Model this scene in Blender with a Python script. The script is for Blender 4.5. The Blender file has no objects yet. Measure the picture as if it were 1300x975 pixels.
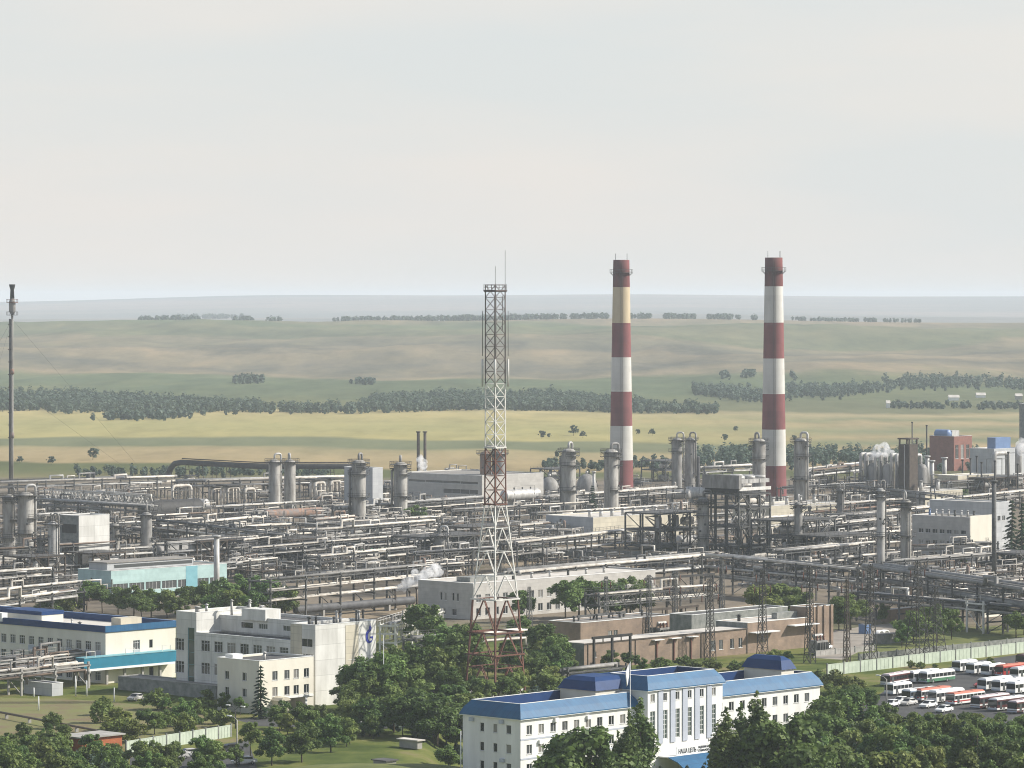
import bpy, math, random
from mathutils import Vector, Matrix, Quaternion
R = random.Random(11)
SC = bpy.context.scene
COL = SC.collection
PI = math.pi
# ---------- camera geometry: eye 80 m above flat ground, long lens ----------
F, H, HY, CX = 5000.0, 80.0, 380.0, 650.0
ANG = math.radians(47.0)                    # the site grid: u runs right and away, v left and away
U = Vector((math.cos(ANG), math.sin(ANG), 0)); V = Vector((-math.sin(ANG), math.cos(ANG), 0))
def at(px, py, z=0.0):
    Y = F*(H-z)/(py-HY)
    return Vector(((px-CX)/F*Y, Y, z))
def pix(p):
    return CX+F*p[0]/p[1], HY+F*(H-p[2])/p[1]
def reach(P, d, px):
    k = (px-CX)/F
    return (k*P.y-P.x)/(d.x-k*d.y)
def scale_at(py): return (py-HY)/H
def zat(py, pyg): return H-(py-HY)/scale_at(pyg)

# ---------- mesh builder ----------
class MB:
    def __init__(s): s.v=[]; s.f=[]; s.m=[]; s.s=[]
    def face(s, idx, m=0, sm=False): s.f.append(idx); s.m.append(m); s.s.append(sm)
    def quad(s, a, b, c, d, m=0):
        n=len(s.v); s.v += [tuple(a),tuple(b),tuple(c),tuple(d)]; s.face((n,n+1,n+2,n+3), m)
    def box(s, x0,x1,y0,y1,z0,z1, m=0, top=None):
        n=len(s.v)
        s.v += [(x0,y0,z0),(x1,y0,z0),(x1,y1,z0),(x0,y1,z0),(x0,y0,z1),(x1,y0,z1),(x1,y1,z1),(x0,y1,z1)]
        for q,k in (((3,2,1,0),m),((4,5,6,7),m if top is None else top),((0,1,5,4),m),((1,2,6,5),m),((2,3,7,6),m),((3,0,4,7),m)):
            s.face(tuple(n+i for i in q), k)
    def prism(s, pts, z0, z1, m=0, top=None):
        n=len(s.v); k=len(pts)
        s.v += [(x,y,z0) for x,y in pts]+[(x,y,z1) for x,y in pts]
        s.face(tuple(n+i for i in reversed(range(k))), m); s.face(tuple(n+k+i for i in range(k)), m if top is None else top)
        for i in range(k): j=(i+1)%k; s.face((n+i,n+j,n+k+j,n+k+i), m)
    def slab(s, prof, axis, a0, a1, m=0):
        """extrude a closed (b,z) profile along x (axis 0) or y (axis 1)"""
        n=len(s.v); k=len(prof)
        P = (lambda a,b,z:(a,b,z)) if axis==0 else (lambda a,b,z:(b,a,z))
        s.v += [P(a0,b,z) for b,z in prof]+[P(a1,b,z) for b,z in prof]
        s.face(tuple(n+i for i in range(k)), m); s.face(tuple(n+k+i for i in reversed(range(k))), m)
        for i in range(k): j=(i+1)%k; s.face((n+j,n+i,n+k+i,n+k+j), m)
    def cyl(s, p, q, r, r2=None, n=8, m=0, caps=True, sm=None):
        p=Vector(p); q=Vector(q); r2=r if r2 is None else r2
        d=(q-p); 
        if d.length<1e-6: return
        d.normalize(); a=d.orthogonal().normalized() if abs(d.z)<.99 else Vector((1,0,0)); b=d.cross(a)
        if n==4:
            up=Vector((0,0,1)) if abs(d.z)<.9 else Vector((1,0,0))
            a=(up-d*up.dot(d)).normalized(); b=d.cross(a)
        o=len(s.v); sm=(n>5) if sm is None else sm
        for c,rr in ((p,r),(q,r2)):
            for i in range(n):
                t=2*PI*(i+.5)/n; s.v.append(tuple(c+a*(rr*math.cos(t))+b*(rr*math.sin(t))))
        for i in range(n): j=(i+1)%n; s.face((o+i,o+j,o+n+j,o+n+i), m, sm)
        if caps: s.face(tuple(o+i for i in reversed(range(n))), m); s.face(tuple(o+n+i for i in range(n)), m)
    def bar(s, p, q, w, m=0): s.cyl(p,q,w*.707,n=4,m=m)
    def tube(s, pts, r, n=7, m=0):
        pts=[Vector(p) for p in pts]; o=len(s.v); k=len(pts); a=None
        for i,p in enumerate(pts):
            d=((pts[i+1]-p).normalized() if i<k-1 else Vector())+((p-pts[i-1]).normalized() if i else Vector())
            d.normalize()
            if a is None: a=d.orthogonal().normalized()
            else: a=(a-d*a.dot(d)).normalized()
            b=d.cross(a); g=1.0
            if 0<i<k-1: g=1/max(.5,(pts[i+1]-p).normalized().dot(d))
            for j in range(n):
                t=2*PI*j/n; s.v.append(tuple(p+(a*math.cos(t)+b*math.sin(t))*r*(g if g<1.3 else 1.15)))
        for i in range(k-1):
            for j in range(n):
                l=(j+1)%n; s.face((o+i*n+j,o+i*n+l,o+(i+1)*n+l,o+(i+1)*n+j), m, True)
        s.face(tuple(o+j for j in reversed(range(n))), m); s.face(tuple(o+(k-1)*n+j for j in range(n)), m)
    def lathe(s, prof, cx=0, cy=0, n=20, m=0, mats=None, caps=True, sm=True):
        o=len(s.v); k=len(prof)
        for r,z in prof:
            for i in range(n):
                t=2*PI*i/n; s.v.append((cx+r*math.cos(t),cy+r*math.sin(t),z))
        for a in range(k-1):
            for i in range(n):
                j=(i+1)%n; s.face((o+a*n+i,o+a*n+j,o+(a+1)*n+j,o+(a+1)*n+i), mats[a] if mats else m, sm)
        if caps: s.face(tuple(o+i for i in reversed(range(n))), m); s.face(tuple(o+(k-1)*n+i for i in range(n)), m if not mats else mats[-1])
    def ring(s, r0, r1, z0, z1, cx=0, cy=0, n=18, m=0):
        s.lathe([(r0,z0),(r1,z0),(r1,z1),(r0,z1)],cx,cy,n,m,caps=False,sm=False)
    def hcyl(s, p, q, r, n=14, m=0):
        """horizontal vessel with domed ends"""
        p=Vector(p); q=Vector(q); d=(q-p).normalized(); up=Vector((0,0,1)); b=d.cross(up).normalized(); o=len(s.v)
        st=[(p-d*r*.45,.05),(p-d*r*.40,.42),(p-d*r*.22,.80),(p-d*r*.06,.97),(p,1.0),(p+d*.1,1.0),(q-d*.1,1.0),(q,1.0),(q+d*r*.06,.97),(q+d*r*.22,.80),(q+d*r*.40,.42),(q+d*r*.45,.05)]
        for c,k in st:
            for i in range(n):
                t=2*PI*i/n; s.v.append(tuple(c+(up*math.cos(t)+b*math.sin(t))*r*k))
        for a in range(len(st)-1):
            for i in range(n): j=(i+1)%n; s.face((o+a*n+i,o+a*n+j,o+(a+1)*n+j,o+(a+1)*n+i), m, True)
        s.face(tuple(o+i for i in range(n)),m); s.face(tuple(o+(len(st)-1)*n+i for i in range(n)),m)
    def build(s, name, mats, parent=None):
        me=bpy.data.meshes.new(name); me.from_pydata(s.v,[],s.f)
        if not isinstance(mats,(list,tuple)): mats=[mats]
        for m in mats: me.materials.append(m)
        me.polygons.foreach_set('material_index', s.m); me.polygons.foreach_set('use_smooth', s.s)
        me.update()
        o=bpy.data.objects.new(name, me); COL.objects.link(o)
        if parent: o.parent=parent
        return o
def tag(o, label=None, cat=None, group=None, kind=None):
    if label: o['label']=label
    if cat: o['category']=cat
    if group: o['group']=group
    if kind: o['kind']=kind
    return o
def empty(name, loc, rz=0.0, label=None, cat=None, group=None):
    o=bpy.data.objects.new(name,None); COL.objects.link(o); o.location=loc; o.rotation_euler=(0,0,rz); o.empty_display_size=.5
    return tag(o,label,cat,group)
KIDS={}
def copy_tree(o, parent=None):
    c=o.copy(); COL.objects.link(c)
    for k in ('label','group'):
        if parent is None and k in c: del c[k]
    if parent: c.parent=parent
    for ch in list(o.children): copy_tree(ch,c)
    return c
AUTO=[]
def auto(o, one, many, cat, group, p=None):
    """a repeat whose label is worked out at the end from what stands next to it"""
    o['category']=cat; o['group']=group
    AUTO.append((o, one, many, Vector(p if p is not None else o.location)))
    return o

# ---------- materials ----------
def nodes(name):
    m=bpy.data.materials.new(name); m.use_nodes=True; nt=m.node_tree
    b=nt.nodes['Principled BSDF']; return m,nt,b
def mat(name, c, c2=None, scale=1.0, rough=.75, metal=0.0, st=(1,1,1), lo=.35, hi=.7, rand=0.0, spec=.3, bump=0.0, brick=None):
    m,nt,b=nodes(name); N=nt.nodes; Lk=nt.links.new
    c2=c2 or tuple(x*.72 for x in c)
    tc=N.new('ShaderNodeTexCoord'); mp=N.new('ShaderNodeMapping'); mp.inputs['Scale'].default_value=st
    Lk(tc.outputs['Object'],mp.inputs['Vector'])
    no=N.new('ShaderNodeTexNoise'); no.inputs['Scale'].default_value=scale; no.inputs['Detail'].default_value=6; no.inputs['Roughness'].default_value=.62
    Lk(mp.outputs[0],no.inputs['Vector'])
    rp=N.new('ShaderNodeValToRGB'); rp.color_ramp.elements[0].position=lo; rp.color_ramp.elements[1].position=hi
    rp.color_ramp.elements[0].color=(*c2,1); rp.color_ramp.elements[1].color=(*c,1); Lk(no.outputs[0],rp.inputs[0])
    out=rp.outputs[0]
    if rand:
        oi=N.new('ShaderNodeObjectInfo'); mr=N.new('ShaderNodeMapRange'); mr.inputs[3].default_value=1-rand; mr.inputs[4].default_value=1+rand
        Lk(oi.outputs['Random'],mr.inputs[0]); hs=N.new('ShaderNodeHueSaturation'); Lk(mr.outputs[0],hs.inputs['Value']); Lk(out,hs.inputs['Color']); out=hs.outputs[0]
    if brick:
        bt=N.new('ShaderNodeTexBrick'); bt.inputs['Scale'].default_value=1.0; bt.inputs['Brick Width'].default_value=brick[0]; bt.inputs['Row Height'].default_value=brick[1]
        bt.inputs['Mortar Size'].default_value=brick[2]; bt.inputs['Color1'].default_value=(1,1,1,1); bt.inputs['Color2'].default_value=(.9,.9,.9,1); bt.inputs['Mortar'].default_value=(brick[3],)*3+(1,); bt.offset=brick[4] if len(brick)>4 else .5
        cmb=N.new('ShaderNodeCombineXYZ'); sp=N.new('ShaderNodeSeparateXYZ'); ad=N.new('ShaderNodeMath'); ad.operation='ADD'
        Lk(tc.outputs['Object'],sp.inputs[0]); Lk(sp.outputs[0],ad.inputs[0]); Lk(sp.outputs[1],ad.inputs[1]); Lk(ad.outputs[0],cmb.inputs[0]); Lk(sp.outputs[2],cmb.inputs[1])
        Lk(cmb.outputs[0],bt.inputs['Vector'])
        mx=N.new('ShaderNodeMix'); mx.data_type='RGBA'; mx.blend_type='MULTIPLY'; mx.inputs[0].default_value=1; Lk(out,mx.inputs[6]); Lk(bt.outputs[0],mx.inputs[7]); out=mx.outputs[2]
    Lk(out,b.inputs['Base Color']); b.inputs['Roughness'].default_value=rough; b.inputs['Metallic'].default_value=metal
    b.inputs['Specular IOR Level'].default_value=spec
    if bump:
        bp=N.new('ShaderNodeBump'); bp.inputs['Strength'].default_value=bump; bp.inputs['Distance'].default_value=.1; Lk(no.outputs[0],bp.inputs['Height']); Lk(bp.outputs[0],b.inputs['Normal'])
    return m
def leafmat(name, dark, light, rand=.25):
    m,nt,b=nodes(name); N=nt.nodes; Lk=nt.links.new
    tc=N.new('ShaderNodeTexCoord'); no=N.new('ShaderNodeTexNoise'); no.inputs['Scale'].default_value=.9; no.inputs['Detail'].default_value=4
    oi=N.new('ShaderNodeObjectInfo'); va=N.new('ShaderNodeVectorMath'); va.operation='ADD'
    Lk(tc.outputs['Object'],va.inputs[0]); Lk(oi.outputs['Location'],va.inputs[1]); Lk(va.outputs[0],no.inputs['Vector'])
    rp=N.new('ShaderNodeValToRGB'); rp.color_ramp.elements[0].position=.35; rp.color_ramp.elements[1].position=.68
    rp.color_ramp.elements[0].color=(*dark,1); rp.color_ramp.elements[1].color=(*light,1); Lk(no.outputs[0],rp.inputs[0])
    mr=N.new('ShaderNodeMapRange'); mr.inputs[3].default_value=1-rand; mr.inputs[4].default_value=1+rand; Lk(oi.outputs['Random'],mr.inputs[0])
    mh=N.new('ShaderNodeMapRange'); mh.inputs[3].default_value=.475; mh.inputs[4].default_value=.515
    ml=N.new('ShaderNodeMath'); ml.operation='MULTIPLY'; ml.inputs[1].default_value=7.3; fr=N.new('ShaderNodeMath'); fr.operation='FRACT'
    Lk(oi.outputs['Random'],ml.inputs[0]); Lk(ml.outputs[0],fr.inputs[0]); Lk(fr.outputs[0],mh.inputs[0])
    hs=N.new('ShaderNodeHueSaturation'); Lk(mr.outputs[0],hs.inputs['Value']); Lk(mh.outputs[0],hs.inputs['Hue']); Lk(rp.outputs[0],hs.inputs['Color'])
    Lk(hs.outputs[0],b.inputs['Base Color']); b.inputs['Roughness'].default_value=.6; b.inputs['Specular IOR Level'].default_value=.25
    tr=N.new('ShaderNodeBsdfTranslucent'); Lk(hs.outputs[0],tr.inputs['Color']); mx=N.new('ShaderNodeMixShader'); mx.inputs[0].default_value=.33
    Lk(b.outputs[0],mx.inputs[1]); Lk(tr.outputs[0],mx.inputs[2]); Lk(mx.outputs[0],N['Material Output'].inputs['Surface'])
    return m
M={}
M['white']=mat('white_paint',(.82,.81,.78),(.66,.65,.62),.4,.75,st=(1,1,.15))
M['panel']=mat('white_panel',(.74,.73,.69),(.54,.53,.49),.45,.75,st=(1,1,.25),brick=(6,3.0,.05,.72,0.0))
M['cream']=mat('cream_render',(.72,.685,.585),(.63,.595,.505),.3,.8,st=(1,1,.3))
M['beige']=mat('beige_panel',(.60,.55,.43),(.48,.44,.35),.4,.8,st=(1,1,.3),brick=(6,1.4,.05,.75,0.0))
M['greyp']=mat('grey_panel',(.50,.51,.51),(.40,.41,.42),.4,.8,st=(1,1,.3),brick=(3,1.5,.04,.8,0.0))
M['concrete']=mat('concrete',(.42,.40,.37),(.28,.27,.25),.5,.85)
M['dconc']=mat('weathered_concrete',(.30,.30,.28),(.15,.16,.15),.6,.9)
M['greywall']=mat('grey_block_wall',(.52,.50,.46),(.42,.40,.37),.4,.85,brick=(3,.9,.04,.85))
M['brick']=mat('brick',(.34,.25,.185),(.20,.15,.115),.28,.85,brick=(.9,.3,.02,.85))
M['redbrick']=mat('red_brick',(.30,.135,.105),(.21,.10,.08),.5,.85,brick=(.9,.3,.02,.85))
M['blue']=mat('blue_metal_roof',(.022,.125,.255),(.016,.092,.20),.4,.55,st=(1,1,1),spec=.35,brick=(1.2,60,.05,.78,0.0))
M['blued']=mat('shaded_blue_metal',(.010,.045,.150),(.008,.035,.12),.5,.55,spec=.2)  # the blue roof metal again, with shade put into its colour
M['blueg']=mat('slate_blue_metal',(.14,.22,.40),(.11,.18,.33),.5,.45,spec=.5)
M['teal']=mat('turquoise_panel',(.022,.20,.30),(.018,.16,.24),.5,.5)
M['aqua']=mat('pale_turquoise_panel',(.43,.585,.565),(.34,.47,.46),.5,.6,brick=(6,1.6,.04,.9,0.0))
M['aquad']=mat('turquoise_strip',(.20,.42,.47),(.16,.35,.4),.5,.6)
M['roofl']=mat('light_roof_felt',(.62,.58,.52),(.45,.42,.38),.25,.9)
M['roofd']=mat('dark_roof_felt',(.115,.11,.11),(.07,.07,.07),.3,.9)
M['roofg']=mat('grey_roof_felt',(.30,.28,.25),(.20,.185,.17),.25,.9)
M['trim']=mat('white_trim',(.82,.82,.80),(.72,.72,.70),.6,.6)
M['pil']=mat('grey_pilaster',(.46,.49,.55),(.40,.43,.49),.5,.75)
M['frame']=mat('window_frame',(.75,.75,.73),(.62,.62,.6),1,.5)
def glass(name,c,r=.08):
    m,nt,b=nodes(name); b.inputs['Base Color'].default_value=(*c,1); b.inputs['Roughness'].default_value=r; b.inputs['Specular IOR Level'].default_value=.6; return m
M['glass']=glass('dark_glass',(.018,.021,.024)); M['glass2']=glass('curtained_glass',(.22,.21,.19),.3); M['glass3']=glass('green_glass',(.06,.085,.07))
M['glassm']=glass('grey_glass',(.08,.085,.085))
M['alu']=mat('aluminium_cladding',(.56,.55,.53),(.31,.30,.28),.7,.55,.15,st=(1,1,.35),rand=.12)
M['alud']=mat('dull_cladding',(.33,.32,.305),(.17,.162,.15),.6,.65,.1,st=(1,1,.35),rand=.15)
M['colw']=mat('stained_column_cladding',(.48,.465,.43),(.20,.185,.165),.55,.65,.1,st=(1,1,.22),rand=.14)
M['pipew']=mat('pale_pipe_lagging',(.72,.685,.62),(.37,.33,.28),.5,.6,.0,rand=.18)
M['pipeg']=mat('grey_pipe',(.29,.28,.265),(.15,.142,.132),.4,.6,.1,rand=.2)
M['pipeb']=mat('brown_pipe',(.22,.165,.13),(.12,.088,.068),.5,.75,rand=.2)
M['piped']=mat('dark_pipe',(.11,.11,.115),(.06,.06,.062),.5,.65,rand=.2)
M['rust']=mat('rusty_cladding',(.30,.175,.12),(.20,.175,.16),.5,.8,st=(1,1,.6),lo=.4,hi=.6)
M['steel']=mat('grey_steelwork',(.125,.125,.122),(.065,.064,.062),.8,.75,rand=.2)
M['steelb']=mat('brown_steelwork',(.10,.078,.062),(.05,.04,.033),.8,.8,rand=.15)
M['steelw']=mat('white_steelwork',(.72,.71,.68),(.52,.50,.46),.8,.6)
M['dsteel']=mat('dark_steelwork',(.06,.058,.055),(.035,.033,.032),.8,.7)
M['deck']=mat('steel_decking',(.12,.118,.115),(.07,.067,.065),.5,.8)
M['blackish']=mat('sooty_steel',(.035,.032,.03),(.02,.02,.02),.8,.8)
M['cred']=mat('chimney_red',(.25,.085,.083),(.165,.062,.062),.14,.85,st=(1,1,.3),brick=(200,2.4,.03,.88,0.0))
M['cwhite']=mat('chimney_white',(.66,.645,.60),(.49,.475,.43),.14,.85,st=(1,1,.25),brick=(200,2.4,.03,.93,0.0))
M['ctan']=mat('chimney_stained_white',(.60,.52,.37),(.42,.33,.20),.10,.8,st=(1,1,.25))
M['csoot']=mat('chimney_sooty_red',(.20,.055,.05),(.085,.04,.04),.15,.85,st=(1,1,.2))
M['mred']=mat('mast_oxide_red',(.20,.085,.06),(.10,.05,.04),.6,.75)
M['mdark']=mat('mast_dark_red',(.15,.125,.12),(.09,.075,.072),.6,.7)
M['soil']=mat('bare_soil',(.30,.235,.16),(.20,.155,.10),.12,.95)
M['asph']=mat('asphalt',(.085,.082,.08),(.05,.05,.05),.15,.9)
M['gravel']=mat('gravel',(.34,.30,.255),(.22,.195,.165),.15,.95)
M['grassy']=mat('lawn',(.155,.165,.045),(.075,.095,.028),.14,.95,lo=.3,hi=.62)
M['drylawn']=mat('dry_lawn',(.165,.17,.06),(.165,.125,.07),.13,.95,lo=.34,hi=.58)
M['fence']=mat('pale_green_concrete',(.50,.56,.46),(.38,.43,.35),.5,.85)
M['bark']=mat('bark',(.10,.075,.055),(.055,.042,.03),1.5,.9)
M['leafA']=leafmat('broad_leaves',(.056,.100,.027),(.18,.265,.072))
M['leafB']=leafmat('yellowish_leaves',(.085,.128,.03),(.225,.275,.08))
M['leafC']=leafmat('poplar_leaves',(.056,.098,.03),(.17,.225,.066),.12)
M['leafN']=leafmat('spruce_needles',(.022,.05,.026),(.055,.098,.046),.12)
M['leafF']=leafmat('haze_toned_leaves',(.058,.094,.068),(.105,.142,.100),.1)  # distance haze partly put into the leaf colour: paler and bluer
M['white_bus']=mat('white_coachwork',(.78,.78,.76),(.70,.70,.68),.8,.35,spec=.5)
M['red_bus']=mat('red_coachwork',(.42,.035,.028),(.35,.03,.025),.8,.35,spec=.5)
M['ored_bus']=mat('faded_red_coachwork',(.52,.17,.10),(.44,.13,.08),.8,.45,spec=.5)
M['green_bus']=mat('green_stripe',(.08,.22,.12),None,.8,.4,spec=.5)
M['lilac']=mat('faded_lilac_coachwork',(.62,.52,.52),(.54,.45,.45),.8,.45,spec=.5)
M['dark_bus']=mat('maroon_coachwork',(.10,.03,.03),None,.8,.35,spec=.5)
M['blue_bus']=mat('grey_blue_coachwork',(.25,.31,.38),None,.8,.35,spec=.5)
M['tyre']=mat('tyre_rubber',(.02,.02,.02),None,1,.9)
M['hub']=mat('wheel_rim',(.3,.3,.3),None,1,.5)
M['lamp']=glass('headlamp',(.7,.7,.68),.15)
M['black']=mat('black_paint',(.02,.02,.022),None,1,.5)
M['flag']=mat('white_cloth',(.80,.80,.80),None,1,.8)
M['logo']=mat('blue_emblem_paint',(.035,.05,.36),None,1,.5)
M['letters']=mat('dark_lettering',(.05,.05,.055),None,1,.6)
M['orangetile']=mat('orange_brick',(.42,.14,.06),(.33,.10,.045),.6,.85,brick=(.6,.2,.02,.85))
M['greenp']=mat('green_plastic_sheet',(.10,.30,.17),(.08,.22,.13),.4,.6)
# ---------- camera, light, sky ----------
SC.render.engine='CYCLES'; SC.cycles.use_denoising=True
SC.cycles.max_bounces=7; SC.cycles.filter_width=1.05; SC.cycles.diffuse_bounces=3; SC.cycles.volume_bounces=5; SC.cycles.transparent_max_bounces=8
SC.cycles.use_adaptive_sampling=False; SC.cycles.volume_step_rate=2.0
cd=bpy.data.cameras.new('camera'); cam=bpy.data.objects.new('camera',cd); COL.objects.link(cam)
cam.location=(0,0,H); cam.rotation_euler=(PI/2,0,0); cd.sensor_width=36; cd.lens=F/1300*36
cd.shift_y=-(487.5-HY)/1300; cd.clip_start=1; cd.clip_end=80000; SC.camera=cam
SC.view_settings.view_transform='Standard'; SC.view_settings.look='None'; SC.view_settings.gamma=1; SC.view_settings.exposure=0.32
EL=math.radians(37); AZ=math.radians(87)     # clockwise from straight ahead: from the right, a touch towards the viewer
sdir=Vector((math.sin(AZ)*math.cos(EL), math.cos(AZ)*math.cos(EL), math.sin(EL)))
sl=bpy.data.lights.new('sun','SUN'); sl.energy=5.0; sl.angle=math.radians(.5); sl.color=(1,.95,.86)
so=bpy.data.objects.new('sun',sl); COL.objects.link(so); so.rotation_euler=(-sdir).to_track_quat('-Z','Y').to_euler(); so.location=(300,200,400)
w=bpy.data.worlds.new('World'); SC.world=w; w.use_nodes=True; nt=w.node_tree; N=nt.nodes; Lk=nt.links.new
sk=N.new('ShaderNodeTexSky'); sk.sky_type='NISHITA'; sk.sun_disc=False; sk.sun_elevation=EL; sk.sun_rotation=AZ
sk.altitude=0; sk.air_density=1.0; sk.dust_density=1.2; sk.ozone_density=1.0
bg=N['Background']; bg.inputs['Strength'].default_value=.125
# thin high cloud: a very faint mottling of the whole sky dome, and less saturated air near the horizon
tc=N.new('ShaderNodeTexCoord'); mp=N.new('ShaderNodeMapping'); mp.inputs['Scale'].default_value=(3,3,16); mp.inputs['Rotation'].default_value=(0,.12,0)
Lk(tc.outputs['Generated'],mp.inputs['Vector'])
no=N.new('ShaderNodeTexNoise'); no.inputs['Scale'].default_value=2.2; no.inputs['Detail'].default_value=5; Lk(mp.outputs[0],no.inputs['Vector'])
rp=N.new('ShaderNodeValToRGB'); rp.color_ramp.elements[0].position=.35; rp.color_ramp.elements[1].position=.65
rp.color_ramp.elements[0].color=(.94,.98,1.0,1); rp.color_ramp.elements[1].color=(1.035,1.01,.99,1); Lk(no.outputs[0],rp.inputs[0])
hs=N.new('ShaderNodeHueSaturation'); hs.inputs['Saturation'].default_value=.75; Lk(sk.outputs[0],hs.inputs['Color'])
mx=N.new('ShaderNodeMix'); mx.data_type='RGBA'; mx.blend_type='MULTIPLY'; mx.inputs[0].default_value=1
# a pale summer veil that thins out with height
sx=N.new('ShaderNodeSeparateXYZ'); Lk(tc.outputs['Generated'],sx.inputs[0])
ve=N.new('ShaderNodeMapRange'); ve.interpolation_type='SMOOTHSTEP'; ve.inputs[1].default_value=-.02; ve.inputs[2].default_value=.34; ve.inputs[3].default_value=.93; ve.inputs[4].default_value=.10; Lk(sx.outputs[2],ve.inputs[0])
vm=N.new('ShaderNodeMix'); vm.data_type='RGBA'; Lk(ve.outputs[0],vm.inputs[0]); Lk(hs.outputs[0],vm.inputs[6]); vm.inputs[7].default_value=(5.22,5.12,5.02,1)
Lk(vm.outputs[2],mx.inputs[6]); Lk(rp.outputs[0],mx.inputs[7]); Lk(mx.outputs[2],bg.inputs['Color'])

# ---------- terrain: one sheet to the horizon ----------
def sstep(a,b,x): t=max(0,min(1,(x-a)/(b-a))); return t*t*(3-2*t)
from mathutils import noise as MN
def terr(x,y):
    z=0.0
    if 560<y<780: z-=3.5*sstep(775,738,y)*sstep(-17,-9,x)*sstep(64,54,x)*sstep(560,600,y)   # the blue-roofed office stands in a shallow dip
    k=x/y if y>1 else 0
    if y>2950:
        z+=(46+3*math.sin(k*22+1)+1.5*math.sin(k*47))*sstep(2950,6000,y)
        z+=(2.6*math.sin(y/210+k*16+1.5*math.sin(k*31))+13*(MN.fractal(Vector((x*.0028,y*.0011,.3)),1.0,2.0,5)))*sstep(3200,4000,y)*(1-sstep(5600,6000,y))
        z-=16*sstep(6050,7400,y)
        z+=(8+3*math.sin(k*17+.6))*sstep(7400,9300,y)
        z-=6*sstep(9300,10500,y)
        z+=(60+9*math.exp(-((k+.045)/.035)**2)-15*sstep(-.06,-.135,k)+2*math.sin(k*60))*sstep(10500,16500,y)
        z-=80*sstep(16700,21000,y)
    return z
ys=[-300,0,200,400,540]+list(range(560,800,8))+[800,900,1000,1200,1400,1600,1800,2000,2300,2600,2900]
y=3000
while y<6300: ys.append(y); y+=55
while y<10000: ys.append(y); y+=150
while y<17500: ys.append(y); y+=260
ys+=[18500,20000,21500]
b=MB(); nx=260; rows=[]
for y in ys:
    half=max(1500,abs(y)*.42+700)
    row=[]
    for i in range(nx+1):
        t=2*i/nx-1; x=half*(.45*t+.55*t**3); row.append(len(b.v)); b.v.append((x,y,terr(x,y)))
    rows.append(row)
for a in range(len(rows)-1):
    for i in range(nx): b.face((rows[a][i],rows[a][i+1],rows[a+1][i+1],rows[a+1][i]),0,True)
def ramp(nt, stops, inp, interp='LINEAR'):
    rp=nt.nodes.new('ShaderNodeValToRGB'); cr=rp.color_ramp; cr.interpolation=interp
    while len(cr.elements)>1: cr.elements.remove(cr.elements[-1])
    cr.elements[0].position=stops[0][0]; cr.elements[0].color=(*stops[0][1],1)
    for p,c in stops[1:]: e=cr.elements.new(p); e.color=(*c,1)
    nt.links.new(inp,rp.inputs[0]); return rp.outputs[0]
gm,nt,bs=nodes('steppe_ground'); N=nt.nodes; Lk=nt.links.new
ge=N.new('ShaderNodeNewGeometry'); sp=N.new('ShaderNodeSeparateXYZ'); Lk(ge.outputs['Position'],sp.inputs[0])
def noise(sc,st,det=5,rough=.6):
    mp=N.new('ShaderNodeMapping'); mp.inputs['Scale'].default_value=st; Lk(ge.outputs['Position'],mp.inputs['Vector'])
    n=N.new('ShaderNodeTexNoise'); n.inputs['Scale'].default_value=sc; n.inputs['Detail'].default_value=det; n.inputs['Roughness'].default_value=rough; Lk(mp.outputs[0],n.inputs['Vector']); return n.outputs[0]
def mth(op,a,b=None,c=None,clamp=False):
    n=N.new('ShaderNodeMath'); n.operation=op; n.use_clamp=clamp
    for i,v in enumerate((a,b,c)):
        if v is None: continue
        if isinstance(v,(int,float)): n.inputs[i].default_value=v
        else: Lk(v,n.inputs[i])
    return n.outputs[0]
def mixc(f,a,b_,mode='MIX'):
    n=N.new('ShaderNodeMix'); n.data_type='RGBA'; n.blend_type=mode
    for s,v in ((0,f),(6,a),(7,b_)):
        if isinstance(v,(int,float)): n.inputs[s].default_value=v
        elif isinstance(v,tuple): n.inputs[s].default_value=(*v,1)
        else: Lk(v,n.inputs[s])
    return n.outputs[2]
X,Y=sp.outputs[0],sp.outputs[1]
wob=mth('MULTIPLY',mth('SUBTRACT',noise(1,(.0035,.0010,0),3),.5),420)
Yw=mth('ADD',mth('ADD',Y,wob),mth('MULTIPLY',X,.35))
near=ramp(nt,[(0,(.20,.19,.09)),(.05,(.12,.14,.055)),(.085,(.11,.13,.05)),(.10,(.36,.29,.15)),(.18,(.39,.32,.17)),(.215,(.33,.29,.15)),(.235,(.17,.19,.10)),(.30,(.19,.21,.11)),(.325,(.40,.36,.15)),(.47,(.36,.34,.145)),(.60,(.42,.37,.165)),(.69,(.45,.39,.19)),(.72,(.16,.17,.08)),(1,(.14,.16,.075))], mth('DIVIDE',mth('SUBTRACT',Yw,1700),1600))
Yr=mth('ADD',Y,mth('MULTIPLY',mth('SUBTRACT',noise(1,(.0045,.0008,0),4),.5),900))
nearR=ramp(nt,[(0,(.16,.15,.08)),(.06,(.12,.14,.06)),(.10,(.36,.29,.16)),(.20,(.38,.31,.17)),(.26,(.20,.22,.12)),(.34,(.36,.30,.16)),(.42,(.22,.235,.125)),(.52,(.40,.33,.18)),(.58,(.24,.25,.13)),(.66,(.40,.34,.19)),(.72,(.16,.17,.09)),(1,(.14,.16,.08))], mth('DIVIDE',mth('SUBTRACT',Yr,1700),1600))
rx=mth('DIVIDE',mth('SUBTRACT',mth('ADD',X,mth('MULTIPLY',wob,.25)),mth('MULTIPLY',Y,.02)),160,clamp=True)
fields=mixc(rx,near,nearR)
Yh=mth('ADD',mth('ADD',Y,mth('MULTIPLY',mth('SUBTRACT',noise(1,(.0011,.0006,0),6,.65),.5),2300)),mth('MULTIPLY',X,.22))
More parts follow.
